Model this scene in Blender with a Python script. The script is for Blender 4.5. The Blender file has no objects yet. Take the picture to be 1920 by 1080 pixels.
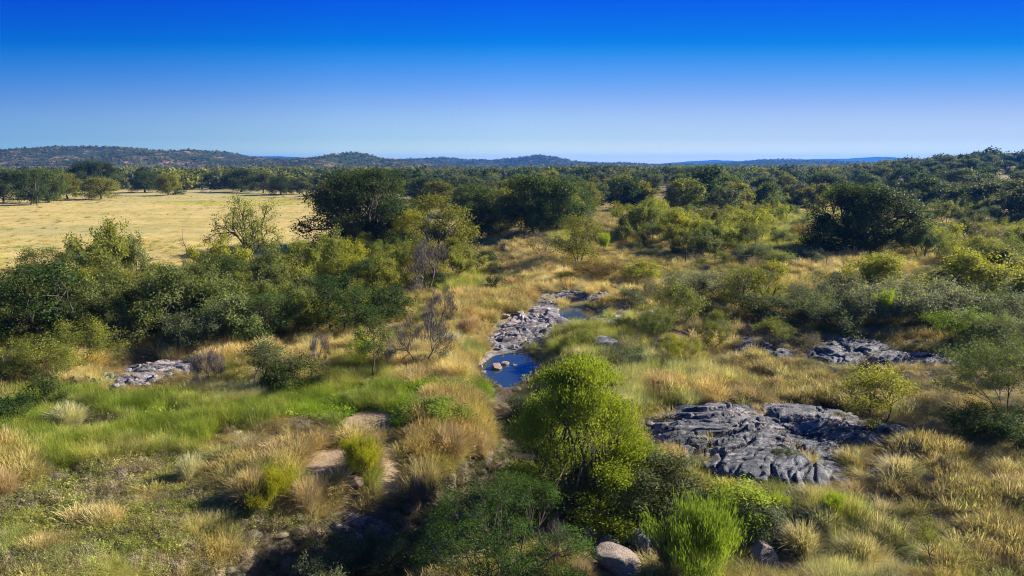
import bpy, math, random
import numpy as np
from mathutils import Vector, Matrix

# ------------------------------------------------------------------ camera, world, sun, exposure
F = 1274.0                      # focal length in photo pixels (1920 wide)
PITCH = math.radians(10.32)
CAMZ = 12.0
sc = bpy.context.scene
cam_d = bpy.data.cameras.new("camera"); cam = bpy.data.objects.new("camera", cam_d)
sc.collection.objects.link(cam)
cam.location = (0, 0, CAMZ); cam.rotation_euler = (math.pi/2 - PITCH, 0, 0)
cam_d.sensor_width = 36; cam_d.lens = 36*F/1920; cam_d.clip_start = 0.3; cam_d.clip_end = 60000
sc.camera = cam
SUN_EL = math.radians(27); SUN_AZ = math.radians(68)   # azimuth from +Y (view direction) towards +X
w = bpy.data.worlds.new("World"); sc.world = w; w.use_nodes = True
nt = w.node_tree; nt.nodes.clear()
wo = nt.nodes.new('ShaderNodeOutputWorld'); bg = nt.nodes.new('ShaderNodeBackground'); bg.inputs[1].default_value = 0.08
sky = nt.nodes.new('ShaderNodeTexSky'); sky.sky_type = 'NISHITA'; sky.sun_disc = False
sky.sun_elevation = SUN_EL; sky.sun_rotation = SUN_AZ; sky.altitude = 500
sky.air_density = 1.0; sky.dust_density = 0.3; sky.ozone_density = 3.0
tc = nt.nodes.new('ShaderNodeTexCoord'); sx = nt.nodes.new('ShaderNodeSeparateXYZ')
rp = nt.nodes.new('ShaderNodeValToRGB'); mul = nt.nodes.new('ShaderNodeMix'); mul.data_type = 'RGBA'; mul.blend_type = 'MULTIPLY'
mul.inputs[0].default_value = 1.0
mr = nt.nodes.new('ShaderNodeMapRange'); mr.inputs[1].default_value = 0.0; mr.inputs[2].default_value = 0.5
nt.links.new(tc.outputs['Generated'], sx.inputs[0])
def wm(op, a, b=None):
    q = nt.nodes.new('ShaderNodeMath'); q.operation = op
    for k, v in ((0, a), (1, b)):
        if v is None: continue
        if isinstance(v, (int, float)): q.inputs[k].default_value = v
        else: nt.links.new(v, q.inputs[k])
    return q.outputs[0]
x2 = wm('SUBTRACT', 1.0, wm('MULTIPLY', sx.outputs[0], sx.outputs[0])); zc = wm('DIVIDE', sx.outputs[2], wm('SQRT', wm('MAXIMUM', x2, .25)))
nt.links.new(zc, mr.inputs[0])
nt.links.new(mr.outputs[0], rp.inputs[0])
nt.links.new(sky.outputs[0], mul.inputs[6]); nt.links.new(rp.outputs[0], mul.inputs[7])
SIDE = [(0.0, (.42, .66, .84)), (.32, (.88, 1.01, 1.05)), (.5, (.94, 1, 1.01)), (.68, (.84, .84, .84)), (1.0, (.58, .58, .58))]
sr = nt.nodes.new('ShaderNodeValToRGB'); mr2 = nt.nodes.new('ShaderNodeMapRange'); mr2.inputs[1].default_value = -.65; mr2.inputs[2].default_value = .65
nt.links.new(sx.outputs[0], mr2.inputs[0]); nt.links.new(mr2.outputs[0], sr.inputs[0]); e_ = sr.color_ramp.elements
while len(e_) < len(SIDE): e_.new(.5)
for q, (p, c) in zip(e_, SIDE): q.position = p; q.color = (*c, 1)
mul2 = nt.nodes.new('ShaderNodeMix'); mul2.data_type = 'RGBA'; mul2.blend_type = 'MULTIPLY'; mul2.inputs[0].default_value = 1.0
nt.links.new(mul.outputs[2], mul2.inputs[6]); nt.links.new(sr.outputs[0], mul2.inputs[7]); nt.links.new(mul2.outputs[2], bg.inputs[0]); nt.links.new(bg.outputs[0], wo.inputs[0])
SKY = [(0.0000, (0.8361, 0.8625, 0.7488)), (0.0122, (0.8361, 0.8625, 0.7488)), (0.0349, (0.7683, 0.7794, 0.6941)), (0.0724, (0.5300, 0.5714, 0.6885)), (0.1318, (0.4770, 0.4966, 0.6783)), (0.1758, (0.3781, 0.4270, 0.6715)), (0.2191, (0.2444, 0.3810, 0.6672)), (0.2617, (0.1340, 0.3399, 0.6742)), (0.3037, (0.0384, 0.3028, 0.6539)), (0.3312, (0.0001, 0.2503, 0.6526)), (0.3853, (0.0000, 0.1905, 0.6831)), (0.4380, (0.0000, 0.1496, 0.7340)), (0.6200, (0.0000, 0.1496, 0.7340)), (1.0000, (0.3200, 0.4500, 0.7800))]
#SKYRAMP
el = rp.color_ramp.elements
while len(el) < len(SKY): el.new(0.5)
for e, (p, c) in zip(el, SKY): e.position = p; e.color = (*c, 1)
sd = bpy.data.lights.new("sun", 'SUN'); sd.energy = 5.0; sd.angle = math.radians(0.5); sd.color = (1, .91, .78)
so = bpy.data.objects.new("sun", sd); sc.collection.objects.link(so)
sdir = Vector((math.sin(SUN_AZ)*math.cos(SUN_EL), math.cos(SUN_AZ)*math.cos(SUN_EL), math.sin(SUN_EL)))
so.rotation_euler = sdir.to_track_quat('Z', 'Y').to_euler(); so.location = (60, 20, 60)
sc.view_settings.view_transform = 'Standard'; sc.view_settings.look = 'None'
sc.view_settings.exposure = 1.4; sc.view_settings.gamma = 1.0
sc.cycles.max_bounces = 5; sc.cycles.diffuse_bounces = 2; sc.cycles.glossy_bounces = 2
sc.cycles.transmission_bounces = 4; sc.cycles.transparent_max_bounces = 8; sc.cycles.volume_bounces = 0
sc.cycles.sample_clamp_indirect = 4.0; sc.cycles.filter_width = 1.1; sc.cycles.use_denoising = True; sc.cycles.denoising_prefilter = 'NONE'

# ------------------------------------------------------------------ helpers
RNG = np.random.default_rng(11); random.seed(11)
C = sc.collection
def tag(o, label=None, cat=None, group=None, kind=None):
    if label: o['label'] = label
    if cat: o['category'] = cat
    if group: o['group'] = group
    if kind: o['kind'] = kind
    return o
def hash2(ix, iy, s):
    h = (ix.astype(np.int64)*374761393 + iy.astype(np.int64)*668265263 + s*1442695041) & 0x7fffffff
    h = ((h ^ (h >> 13))*1274126177) & 0x7fffffff
    return ((h ^ (h >> 16)) & 0xffff)/65535.0
def vn(x, y, s=0):
    x = np.asarray(x, float); y = np.asarray(y, float)
    ix = np.floor(x); iy = np.floor(y); fx = x-ix; fy = y-iy
    fx = fx*fx*(3-2*fx); fy = fy*fy*(3-2*fy)
    a = hash2(ix, iy, s); b = hash2(ix+1, iy, s); c = hash2(ix, iy+1, s); d = hash2(ix+1, iy+1, s)
    return (a*(1-fx)+b*fx)*(1-fy)+(c*(1-fx)+d*fx)*fy*1.0
def fbm(x, y, s=0, o=4):
    r = 0; a = .5; t = 0
    for i in range(o):
        r = r + a*vn(np.asarray(x)*2**i+17.3*i, np.asarray(y)*2**i-9.1*i, s+i); t += a; a *= .5
    return r/t
def worley(x, y, s=0):
    ix = np.floor(x); iy = np.floor(y); f1 = np.full(np.shape(x), 9.0); f2 = f1.copy(); cid = np.zeros(np.shape(x))
    for i in (-1, 0, 1):
        for j in (-1, 0, 1):
            cx = ix+i; cy = iy+j; d = np.hypot(cx+hash2(cx, cy, s+3)-x, cy+hash2(cx, cy, s+5)-y); h = hash2(cx, cy, s+7)
            m = d < f1; f2 = np.where(m, f1, np.minimum(f2, d)); cid = np.where(m, h, cid); f1 = np.where(m, d, f1)
    return f2-f1, cid
def S(t): t = np.clip(t, 0, 1); return t*t*(3-2*t)
CP, SP = math.cos(PITCH), math.sin(PITCH)
def ray(px, py):
    u = (px-960)/F; v = (540-py)/F
    return np.array([u, CP+v*SP, -SP+v*CP])
def proj(x, y, z):
    dz = z-CAMZ; dep = y*CP - dz*SP; up = y*SP + dz*CP
    dep = np.where(np.abs(dep) < .1, .1, dep)
    return 960+F*x/dep, 540-F*up/dep, dep
def P0(px, py, z=0.0):
    r = ray(px, py); t = (z-CAMZ)/r[2]; return np.array([r[0]*t, r[1]*t, z])

# creek bed: centre line in photo pixels, depth of the bed, half width (m)
CREEK = [(905,415,.9,4.0),(890,445,1.2,4.0),(900,480,.9,4.0),(905,520,.6,4.5),(960,560,.6,5.0),(1020,590,.7,5.0),(975,630,.9,4),(955,690,1.2,3.2),
         (985,745,1.4,2.6),(985,830,1.5,2.6),(940,930,1.7,3.0),(840,1010,1.9,3.2),(690,1075,2.0,3.2),(480,1200,2.0,3.4)]
CREEK2 = [(1560,1030,.5,2.0),(1400,1035,.9,2.2),(1200,1020,1.5,2.6),(1020,1010,1.8,2.8),(840,1010,1.9,3.2)]
def poly3(L): return np.array([[*P0(a, b, -d)[:2], d, w_] for a, b, d, w_ in L])
CR = [poly3(CREEK), poly3(CREEK2)]
POOLS = []   # cx, cy, rx, ry, rot, water z
def addpool(cx, cy, rxp, ryp, z):
    c = P0(cx, cy, z); l = P0(cx-rxp, cy, z); a = P0(cx, cy-ryp, z); b = P0(cx, cy+ryp, z)
    POOLS.append((c[0], (a[1]+b[1])/2, abs(c[0]-l[0]), abs(a[1]-b[1])/2, z))
addpool(958, 691, 48, 25, -1.25)
addpool(1084, 588, 31, 12, -.62)
def basin(x, y):
    """depth taken out of the ground at the pools, and how far inside a pool a point is"""
    d = 0*x
    for k, (cx, cy, rx, ry, z) in enumerate(POOLS):
        sk = .35 if k == 0 else .1
        xx = (x-cx) - sk*(y-cy)*rx/ry*.6
        r = np.hypot(xx/rx, (y-cy)/ry) + .35*(fbm(x*.9, y*.6, 40+k, 3)-.5)
        d = np.maximum(d, S((1.45-r)/.7))
    return d
def creek(x, y):
    best = 0*x
    for cr in CR:
        dm = np.full(np.shape(x), 1e9); dep = 0*x; wd = 0*x+1
        for a, b in zip(cr[:-1], cr[1:]):
            ab = b[:2]-a[:2]; t = np.clip(((x-a[0])*ab[0]+(y-a[1])*ab[1])/(ab@ab), 0, 1)
            d = np.hypot(x-a[0]-t*ab[0], y-a[1]-t*ab[1]); m = d < dm
            dm = np.where(m, d, dm); dep = np.where(m, a[2]+t*(b[2]-a[2]), dep); wd = np.where(m, a[3]+t*(b[3]-a[3]), wd)
        best = np.maximum(best, dep*S(1.35-dm/wd*.9))
    return best
def T(x, y):
    x = np.asarray(x, float); y = np.asarray(y, float)
    near = 1/(1+(np.hypot(x, y)/400)**2)
    z = (fbm(x*.08, y*.08, 3, 3)-.5)*.9*near + (fbm(x*.5, y*.5, 8, 2)-.5)*.22*near + (fbm(x*.004, y*.004, 5, 2)-.5)*3*S((y-300)/500)
    u = x/np.maximum(y, 1)
    z = z + 9.5*S((u-.44)/.24)*S((y-120)/310)*(1-.6*S((y-650)/700))*(.85+.3*fbm(x*.012, y*.012, 9, 2))
    z = z + 2.2*np.exp(-(((x-14)/16)**2+((y-118)/26)**2)) + 2.0*S((y-18)/20)*S((x-14)/25)*S((y+20)/20)*.5
    z = z - creek(x, y)
    bs = basin(x, y)
    lvl = 0*x
    for (cx, cy, rx, ry, wz) in POOLS:
        near_ = S(2.3-np.hypot((x-cx)/rx, (y-cy)/ry)); z = z*(1-near_)+near_*(wz+.12)
    return z - .5*bs
_G = {}
def G(px, py):
    """photo pixel -> point on the ground (first hit of the view ray)"""
    r = ray(px, py); t = _TT; h = CAMZ+r[2]*t-T(r[0]*t, r[1]*t); i = np.argmax(h < 0) if (h < 0).any() else len(t)-1
    a, b = t[max(i-1, 0)], t[i]
    for _ in range(12):
        m = (a+b)/2
        if CAMZ+r[2]*m-float(T(np.array(r[0]*m), np.array(r[1]*m))) < 0: b = m
        else: a = m
    return Vector((r[0]*b, r[1]*b, float(T(np.array(r[0]*b), np.array(r[1]*b)))))
_TT = np.geomspace(9, 1200, 260)

def mesh_np(name, V, faces, mats, mi=None, smooth=False):
    """faces: (n,k) array or list of such arrays"""
    me = bpy.data.meshes.new(name)
    if not isinstance(faces, list): faces = [faces]
    faces = [f for f in faces if len(f)]
    nl = sum(f.size for f in faces); nf = sum(len(f) for f in faces)
    me.vertices.add(len(V)); me.vertices.foreach_set('co', np.ascontiguousarray(V, np.float32).ravel())
    me.loops.add(nl); me.loops.foreach_set('vertex_index', np.concatenate([f.ravel() for f in faces]).astype(np.int32))
    tot = np.concatenate([np.full(len(f), f.shape[1]) for f in faces]).astype(np.int32)
    me.polygons.add(nf); me.polygons.foreach_set('loop_start', np.concatenate([[0], np.cumsum(tot)[:-1]]).astype(np.int32))
    me.polygons.foreach_set('loop_total', tot)
    for m in (mats if isinstance(mats, (list, tuple)) else [mats]): me.materials.append(m)
    if mi is not None: me.polygons.foreach_set('material_index', np.asarray(mi, np.int32))
    if smooth: me.polygons.foreach_set('use_smooth', np.ones(nf, bool))
    me.update(calc_edges=True); return me
def link(name, me, parent=None, loc=(0,0,0)):
    o = bpy.data.objects.new(name, me); C.objects.link(o); o.location = loc; o.parent = parent; return o
def lin(r, g, b): return tuple(((c/255/12.92) if c/255 <= .04045 else ((c/255+.055)/1.055)**2.4) for c in (r, g, b))

# ------------------------------------------------------------------ materials
def newmat(name):
    m = bpy.data.materials.new(name); m.use_nodes = True; n = m.node_tree; n.nodes.clear()
    return m, n, n.nodes.new('ShaderNodeOutputMaterial')
def noise(n, scale, detail=4, rough=.6, coord='Object', vec=None, stretch=None):
    t = n.nodes.new('ShaderNodeTexNoise'); t.inputs['Scale'].default_value = scale; t.inputs['Detail'].default_value = detail; t.inputs['Roughness'].default_value = rough
    if vec is None:
        c = n.nodes.new('ShaderNodeTexCoord') if coord != 'Position' else n.nodes.new('ShaderNodeNewGeometry'); vec = c.outputs[coord]
    if stretch:
        mp = n.nodes.new('ShaderNodeMapping'); mp.inputs['Rotation'].default_value = (0, 0, stretch[3]) if len(stretch) > 3 else (0,0,0); mp.inputs['Scale'].default_value = stretch[:3]
        n.links.new(vec, mp.inputs[0]); vec = mp.outputs[0]
    n.links.new(vec, t.inputs['Vector']); return t
def ramp(n, src, stops):
    r = n.nodes.new('ShaderNodeValToRGB'); e = r.color_ramp.elements
    while len(e) < len(stops): e.new(.5)
    for q, (p, c) in zip(e, stops): q.position = p; q.color = (*c, 1) if len(c) == 3 else c
    n.links.new(src, r.inputs[0]); return r
def mixc(n, mode, fac, a, b):
    m = n.nodes.new('ShaderNodeMix'); m.data_type = 'RGBA'; m.blend_type = mode
    for k, v in ((0, fac), (6, a), (7, b)):
        if isinstance(v, (int, float)): m.inputs[k].default_value = v
        elif isinstance(v, tuple): m.inputs[k].default_value = (*v, 1)
        else: n.links.new(v, m.inputs[k])
    return m.outputs[2]
def leafmat(name, src, trans=.4, sc_=.9, spec=.08, jitter=.35, tint=(1.3, 1.35, .65)):
    m, n, out = newmat(name)
    if src == 'object': i = n.nodes.new('ShaderNodeObjectInfo'); col = i.outputs['Color']
    elif src == 'instancer': i = n.nodes.new('ShaderNodeAttribute'); i.attribute_type = 'INSTANCER'; i.attribute_name = 'col'; col = i.outputs['Color']
    nz = noise(n, sc_, 2, .5, 'Position')
    v = ramp(n, nz.outputs[0], [(.3, (1-jitter,)*3), (.7, (1+jitter, 1+jitter*.8, 1))])
    # keep the ramp above one by a multiply afterwards
    c = mixc(n, 'MULTIPLY', 1.0, col, v.outputs[0])
    nf = noise(n, 14, 1, .5, 'Position'); v2 = ramp(n, nf.outputs[0], [(.3, (.8, .82, .85)), (.7, (1.2, 1.2, 1.08))])
    c = mixc(n, 'MULTIPLY', 1.0, c, v2.outputs[0])
    d = n.nodes.new('ShaderNodeBsdfPrincipled'); d.inputs['Roughness'].default_value = .55; d.inputs['Specular IOR Level'].default_value = spec
    t = n.nodes.new('ShaderNodeBsdfTranslucent'); mx = n.nodes.new('ShaderNodeMixShader'); mx.inputs[0].default_value = trans
    tcol = mixc(n, 'MULTIPLY', 1.0, c, tint)
    n.links.new(c, d.inputs['Base Color']); n.links.new(tcol, t.inputs[0])
    n.links.new(d.outputs[0], mx.inputs[1]); n.links.new(t.outputs[0], mx.inputs[2]); n.links.new(mx.outputs[0], out.inputs[0]); return m
M_leaf = leafmat('leaf', 'object')
M_leafi = leafmat('leaf_wood', 'instancer', .3, .05, .03)
M_grass = leafmat('grass_blade', 'instancer', .4, .5, .08, .25, (1.15, 1.12, .85))
M_grasso = leafmat('grass_clump_blade', 'object', .4, .9, .08, .3, (1.12, 1.08, .9))
def simple(name, stops, scale, rough=.9, bump=0, coord='Object', detail=5, spec=.2, stretch=None):
    m, n, out = newmat(name); t = noise(n, scale, detail, .6, coord, stretch=stretch); r = ramp(n, t.outputs[0], stops)
    d = n.nodes.new('ShaderNodeBsdfPrincipled'); d.inputs['Roughness'].default_value = rough; d.inputs['Specular IOR Level'].default_value = spec
    n.links.new(r.outputs[0], d.inputs['Base Color'])
    if bump:
        b = n.nodes.new('ShaderNodeBump'); b.inputs['Strength'].default_value = .8; b.inputs['Distance'].default_value = bump
        n.links.new(t.outputs[0], b.inputs['Height']); n.links.new(b.outputs[0], d.inputs['Normal'])
    n.links.new(d.outputs[0], out.inputs[0]); return m
M_bark = simple('bark', [(.3, (.035, .028, .022)), (.7, (.12, .10, .08))], 6, bump=.02, stretch=(1, 1, .2))
M_dead = simple('dead_wood', [(.3, (.08, .07, .065)), (.7, (.20, .175, .16))], 7, stretch=(1, 1, .2))
M_cactus = simple('cactus_skin', [(.3, (.08, .12, .06)), (.7, (.17, .21, .12))], 9)
M_white = simple('white_paint', [(.3, (.62, .6, .56)), (.7, (.8, .79, .76))], 3)
M_metal = simple('roof_metal', [(.3, (.35, .36, .37)), (.7, (.5, .5, .5))], 3, rough=.5)
M_dark = simple('window_glass', [(.3, (.02, .025, .03)), (.7, (.05, .06, .07))], 3, rough=.15)
M_post = simple('post_wood', [(.3, (.05, .04, .03)), (.7, (.14, .11, .08))], 8)
M_plaster = simple('plaster', [(.3, (.5, .42, .32)), (.7, (.62, .54, .42))], 2)

def rockmat(name, dark, mid, pale, dk=.42, scale=1.0):
    m, n, out = newmat(name)
    big = noise(n, .7*scale, 6, .68, 'Position'); st = noise(n, 1.5*scale, 8, .75, 'Position', stretch=(.6, 2.2, 2.2, .35)); fine = noise(n, 22, 5, .75, 'Position')
    c1 = ramp(n, big.outputs[0], [(.38, mid), (.62, pale)])
    pk = noise(n, .35, 3, .6, 'Position'); pr = ramp(n, pk.outputs[0], [(.5, (1, 1, 1)), (.68, (1.12, .93, .86))])
    c1o = mixc(n, 'MULTIPLY', 1.0, c1.outputs[0], pr.outputs[0])
    lich = ramp(n, st.outputs[0], [(dk-.05, (1, 1, 1)), (dk+.07, (0, 0, 0))])
    c2 = mixc(n, 'MIX', lich.outputs[0], c1o, dark)
    fr = ramp(n, fine.outputs[0], [(.36, (.42, .43, .45)), (.52, (.95, .95, .95)), (.66, (1.45, 1.43, 1.38))])
    c3 = mixc(n, 'MULTIPLY', 1.0, c2, fr.outputs[0])
    d = n.nodes.new('ShaderNodeBsdfPrincipled'); d.inputs['Roughness'].default_value = .75; d.inputs['Specular IOR Level'].default_value = .35
    n.links.new(c3, d.inputs['Base Color'])
    ad = n.nodes.new('ShaderNodeMath'); ad.operation = 'ADD'; n.links.new(st.outputs[0], ad.inputs[0]); n.links.new(fine.outputs[0], ad.inputs[1])
    b = n.nodes.new('ShaderNodeBump'); b.inputs['Strength'].default_value = 1; b.inputs['Distance'].default_value = .07
    n.links.new(ad.outputs[0], b.inputs['Height']); n.links.new(b.outputs[0], d.inputs['Normal']); n.links.new(d.outputs[0], out.inputs[0]); return m
M_rockdark = rockmat('dark_granite', (.025, .03, .045), (.10, .11, .135), (.30, .305, .325), .49)
M_rockpale = rockmat('pale_granite', (.06, .06, .08), (.19, .18, .19), (.44, .41, .395), .48)
M_boulder = rockmat('boulder_granite', (.09, .08, .075), (.22, .18, .15), (.40, .32, .26), .36, 2)
M_boulderg = rockmat('grey_boulder_granite', (.08, .09, .10), (.20, .22, .26), (.36, .38, .42), .36, 2)

# water
M_water, n, out = newmat('creek_water')
d = n.nodes.new('ShaderNodeBsdfPrincipled'); d.inputs['Base Color'].default_value = (.02, .04, .05, 1); d.inputs['Roughness'].default_value = .05; d.inputs['IOR'].default_value = 1.45
d.inputs['Specular IOR Level'].default_value = .7
nz = noise(n, 3, 2, .5, 'Position'); b = n.nodes.new('ShaderNodeBump'); b.inputs['Distance'].default_value = .004; b.inputs['Strength'].default_value = .3
n.links.new(nz.outputs[0], b.inputs['Height']); n.links.new(b.outputs[0], d.inputs['Normal']); n.links.new(d.outputs[0], out.inputs[0])

# ------------------------------------------------------------------ zones of the ground (positions authored from the photo, evaluated on the ground)
PAL = {  # grass colours, ground colour, [(tuft kind, weight)], height scale, density
 'savanna': ([(.45,.35,.15),(.51,.41,.20),(.34,.29,.11),(.26,.26,.08)], (.27,.21,.12), [('tall',2),('bunch',3),('feather',1),('short',2),('forb',1)], .75, .8),
 'field':   ([(.55,.435,.17),(.50,.395,.15),(.57,.46,.21),(.38,.37,.11),(.32,.33,.10)], (.49,.39,.155), [('short',5),('bunch',1),('forb',1)], .55, .36),
 'fieldgreen': ([(.40,.38,.14),(.33,.34,.11),(.50,.43,.18)], (.42,.36,.15), [('short',4),('bunch',1)], .6, .35),
 'yellowforb': ([(.52,.46,.06),(.42,.41,.05),(.32,.32,.05)], (.42,.36,.10), [('forb',3),('short',2)], .9, .7),
 'green':   ([(.19,.25,.04),(.25,.31,.05),(.33,.36,.09),(.14,.20,.03),(.40,.40,.15)], (.07,.09,.025), [('tall',5),('bunch',2),('weed',1)], 1.0, 1.5),
 'weed':    ([(.19,.28,.03),(.25,.33,.04),(.13,.21,.025)], (.06,.09,.02), [('weed',4),('forb',2),('tall',1)], .9, 1.3),
 'olive':   ([(.31,.31,.10),(.36,.35,.13),(.23,.26,.07),(.29,.25,.16),(.42,.39,.17),(.26,.21,.14)], (.20,.17,.10), [('forb',6),('tangle',2),('bunch',1),('weed',1)], .95, 1.25),
 'oliveb':  ([(.36,.37,.14),(.43,.43,.19),(.28,.30,.10),(.33,.28,.20),(.40,.37,.18)], (.20,.18,.10), [('forb',7),('tangle',2),('bunch',1)], 1.15, 1.25),
 'orange':  ([(.46,.34,.17),(.52,.41,.24),(.42,.30,.14),(.42,.37,.17)], (.24,.18,.10), [('feather',5),('tall',2),('bunch',1)], 1.0, 1.3),
 'straw':   ([(.54,.43,.23),(.60,.50,.30),(.46,.36,.17)], (.34,.26,.15), [('bunch',4),('tall',3),('feather',1)], .95, 1.2),
 'pale':    ([(.50,.45,.26),(.57,.52,.32),(.42,.40,.20),(.34,.36,.14)], (.25,.21,.12), [('bunch',5),('tall',3)], 1.1, 1.3),
 'gold':    ([(.38,.31,.16),(.45,.38,.22),(.33,.26,.13),(.25,.24,.11),(.28,.22,.12),(.48,.41,.25)], (.22,.17,.10), [('feather',3),('tall',3),('bunch',3),('forb',1),('short',1)], .85, 1.2),
 'dry':     ([(.38,.30,.16),(.30,.24,.13),(.44,.35,.19),(.24,.22,.10)], (.22,.165,.11), [('short',4),('bunch',2),('tangle',1)], .8, .9),
 'yelgreen':([(.31,.33,.08),(.38,.38,.11),(.44,.40,.17),(.25,.28,.06)], (.17,.15,.07), [('tall',4),('bunch',2),('forb',1)], 1.0, 1.4),
 'dirt':    ([(.34,.26,.12),(.26,.24,.08)], (.37,.27,.18), [('short',1)], .5, .06),
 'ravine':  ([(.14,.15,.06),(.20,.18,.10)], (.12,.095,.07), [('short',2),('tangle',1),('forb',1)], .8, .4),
}
ZN = list(PAL)
# (zone, cx, cy, rx, ry) later entries win
ZONES = [
 ('savanna',960,540,4000,4000),
 ('field',150,440,520,72), ('field',330,400,340,26), ('field',-400,440,500,80), ('field',480,400,200,25),
 ('fieldgreen',130,432,170,10), ('fieldgreen',60,466,50,8), ('fieldgreen',250,365,400,8), ('yellowforb',440,379,150,7), ('fieldgreen',330,372,200,6), ('yellowforb',620,375,50,8),
 ('yelgreen',1400,430,300,35), ('savanna',1150,470,160,40), ('straw',1560,500,150,16), ('gold',1110,420,60,25), ('straw',1250,440,60,10),
 ('straw',950,520,110,60), ('orange',960,560,80,24), ('straw',1120,540,110,20), ('yelgreen',880,530,40,22), ('gold',900,470,60,25), ('yelgreen',1060,440,40,20),
 ('straw',860,650,60,70), ('orange',880,600,50,40), ('orange',870,580,30,30), ('pale',850,660,45,40), ('straw',780,700,110,50),
 ('savanna',1500,620,260,60), ('gold',1330,620,90,40), ('dry',1480,670,230,55), ('dry',1400,640,90,40), ('gold',1330,700,120,40),('straw',1370,640,60,20),
 ('yelgreen',1130,640,110,45), ('pale',1180,720,150,60), ('pale',1300,740,110,35), ('orange',1390,748,100,22), ('gold',1500,740,120,28), ('yelgreen',1050,640,50,30), ('orange',1250,740,40,22),
 ('dry',1780,740,200,80), ('dry',1700,880,180,80), ('gold',1810,930,190,100), ('gold',1650,760,80,30), ('dry',1700,1000,180,35), ('gold',1880,1040,150,50), ('dry',1560,900,70,50), ('dry',1620,930,60,45), ('gold',1560,880,60,20),
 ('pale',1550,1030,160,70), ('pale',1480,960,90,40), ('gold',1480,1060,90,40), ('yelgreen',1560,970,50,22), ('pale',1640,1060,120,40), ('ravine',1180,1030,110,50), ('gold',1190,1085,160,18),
 ('straw',300,650,240,38), ('straw',620,660,110,35), ('straw',190,700,70,35), ('dry',300,710,120,35), ('straw',90,735,110,35), ('pale',130,790,60,35), ('yelgreen',640,720,140,35), ('straw',560,700,60,30),
 ('green',330,780,290,45), ('green',540,770,160,40), ('green',150,850,190,40), ('green',640,770,110,32), ('weed',620,770,90,20), ('yelgreen',230,860,130,24), ('olive',160,800,70,20),
 ('dry',520,830,110,35), ('dry',540,810,80,24), ('pale',430,740,100,20),
 ('weed',830,745,120,34), ('weed',770,780,60,40), ('weed',930,745,60,26), ('dry',1000,760,40,40), ('green',700,745,60,25), ('yelgreen',900,790,60,50),
 ('olive',330,900,260,40), ('gold',470,920,90,60), ('orange',600,900,130,50), ('orange',840,830,90,80), ('gold',760,930,110,50), ('gold',640,950,120,40), ('yelgreen',680,900,60,30), ('orange',10,910,60,60), ('yelgreen',500,930,60,30), ('straw',560,960,80,30),
 ('olive',250,990,330,80), ('olive',90,960,130,50), ('oliveb',220,1055,330,40), ('oliveb',530,1030,120,60), ('oliveb',640,1075,90,50), ('olive',430,960,90,40),
 ('straw',180,985,50,14), ('ravine',330,1010,40,9), ('gold',90,1030,50,16), ('pale',400,1000,50,16), ('ravine',170,1025,46,8), ('dry',280,940,70,14), ('straw',420,1045,60,14), ('ravine',480,1000,34,10), ('ravine',60,955,36,9), ('green',300,1030,50,10), ('dirt',695,798,58,28), ('dirt',732,850,26,72), ('dirt',640,862,52,22), ('dirt',605,890,56,20), ('dirt',735,925,26,50),
]
_Z = np.array([[ZN.index(z), a, b, c, d_] for z, a, b, c, d_ in ZONES])
def zone_at(x, y, z=None):
    """index of the ground zone"""
    if z is None: z = T(x, y)
    px, py, dep = proj(x, y, z)
    n1 = fbm(x*.35, y*.35, 60, 3)-.5; n2 = fbm(x*.35, y*.35, 70, 3)-.5
    out_ = np.zeros(np.shape(x), int)
    for k, cx, cy, rx, ry in _Z:
        r = np.hypot((px-cx)/rx, (py-cy)/ry) + n1*.9
        out_ = np.where((r < 1) & (dep > 3), int(k), out_)
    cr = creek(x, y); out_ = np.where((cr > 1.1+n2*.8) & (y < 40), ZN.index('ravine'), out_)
    return out_

# ------------------------------------------------------------------ rock outcrops
ROCKS = {
 'big':  dict(nz=.65, E=[(1400,836,205,82),(1300,830,90,52),(1520,800,130,42),(1480,890,90,38),(1400,880,120,40),(1640,822,80,22)], h=.6, res=.055, mat=M_rockdark, amp=.28,
      label='broad dark granite slab shaded by the small tree at its right edge'),
 'right':dict(nz=1.1, E=[(1600,655,85,26),(1700,672,90,16),(1560,672,60,22),(1760,680,50,10)], h=.35, res=.08, mat=M_rockdark, amp=.32,
      label='long dark ridged rock outcrop in the grass right of centre, below the grey brush'),
 'rightsmall':dict(E=[(1405,652,60,20),(1450,665,40,14)], h=.35, res=.10, mat=M_rockdark, amp=.28,
      label='low broken dark rock just left of the long ridged outcrop'),
 'creeklow':dict(E=[(990,622,72,30),(960,650,55,34),(940,680,40,28),(1050,605,70,14)], h=.3, res=.07, mat=M_rockpale, amp=.26,
      label='pale speckled granite bed of the creek between the two blue pools'),
 'creekup':dict(E=[(1075,560,78,15),(1035,575,45,20),(1125,603,66,6),(1135,582,60,8)], h=.22, res=.09, mat=M_rockpale, amp=.24,
      label='pale water-worn granite around the smaller upper pool'),
 'left': dict(nz=2.3, E=[(265,712,70,16),(310,690,60,13),(240,725,45,10)], h=.3, res=.07, mat=M_rockpale, amp=.25,
      label='weathered pale grey rock ledge above the green grass bank at left'),
 'bottom':dict(E=[(690,985,60,14),(650,1000,40,9)], h=.35, res=.05, mat=M_rockpale, amp=.18,
      label='small flat grey ledge at the edge of the shaded ravine, bottom centre'),
 'tail': dict(E=[(1480,935,40,12),(1500,955,30,8)], h=.3, res=.06, mat=M_rockpale, amp=.18,
      label='narrow pale tail of rock below the broad dark slab'),
}
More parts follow.
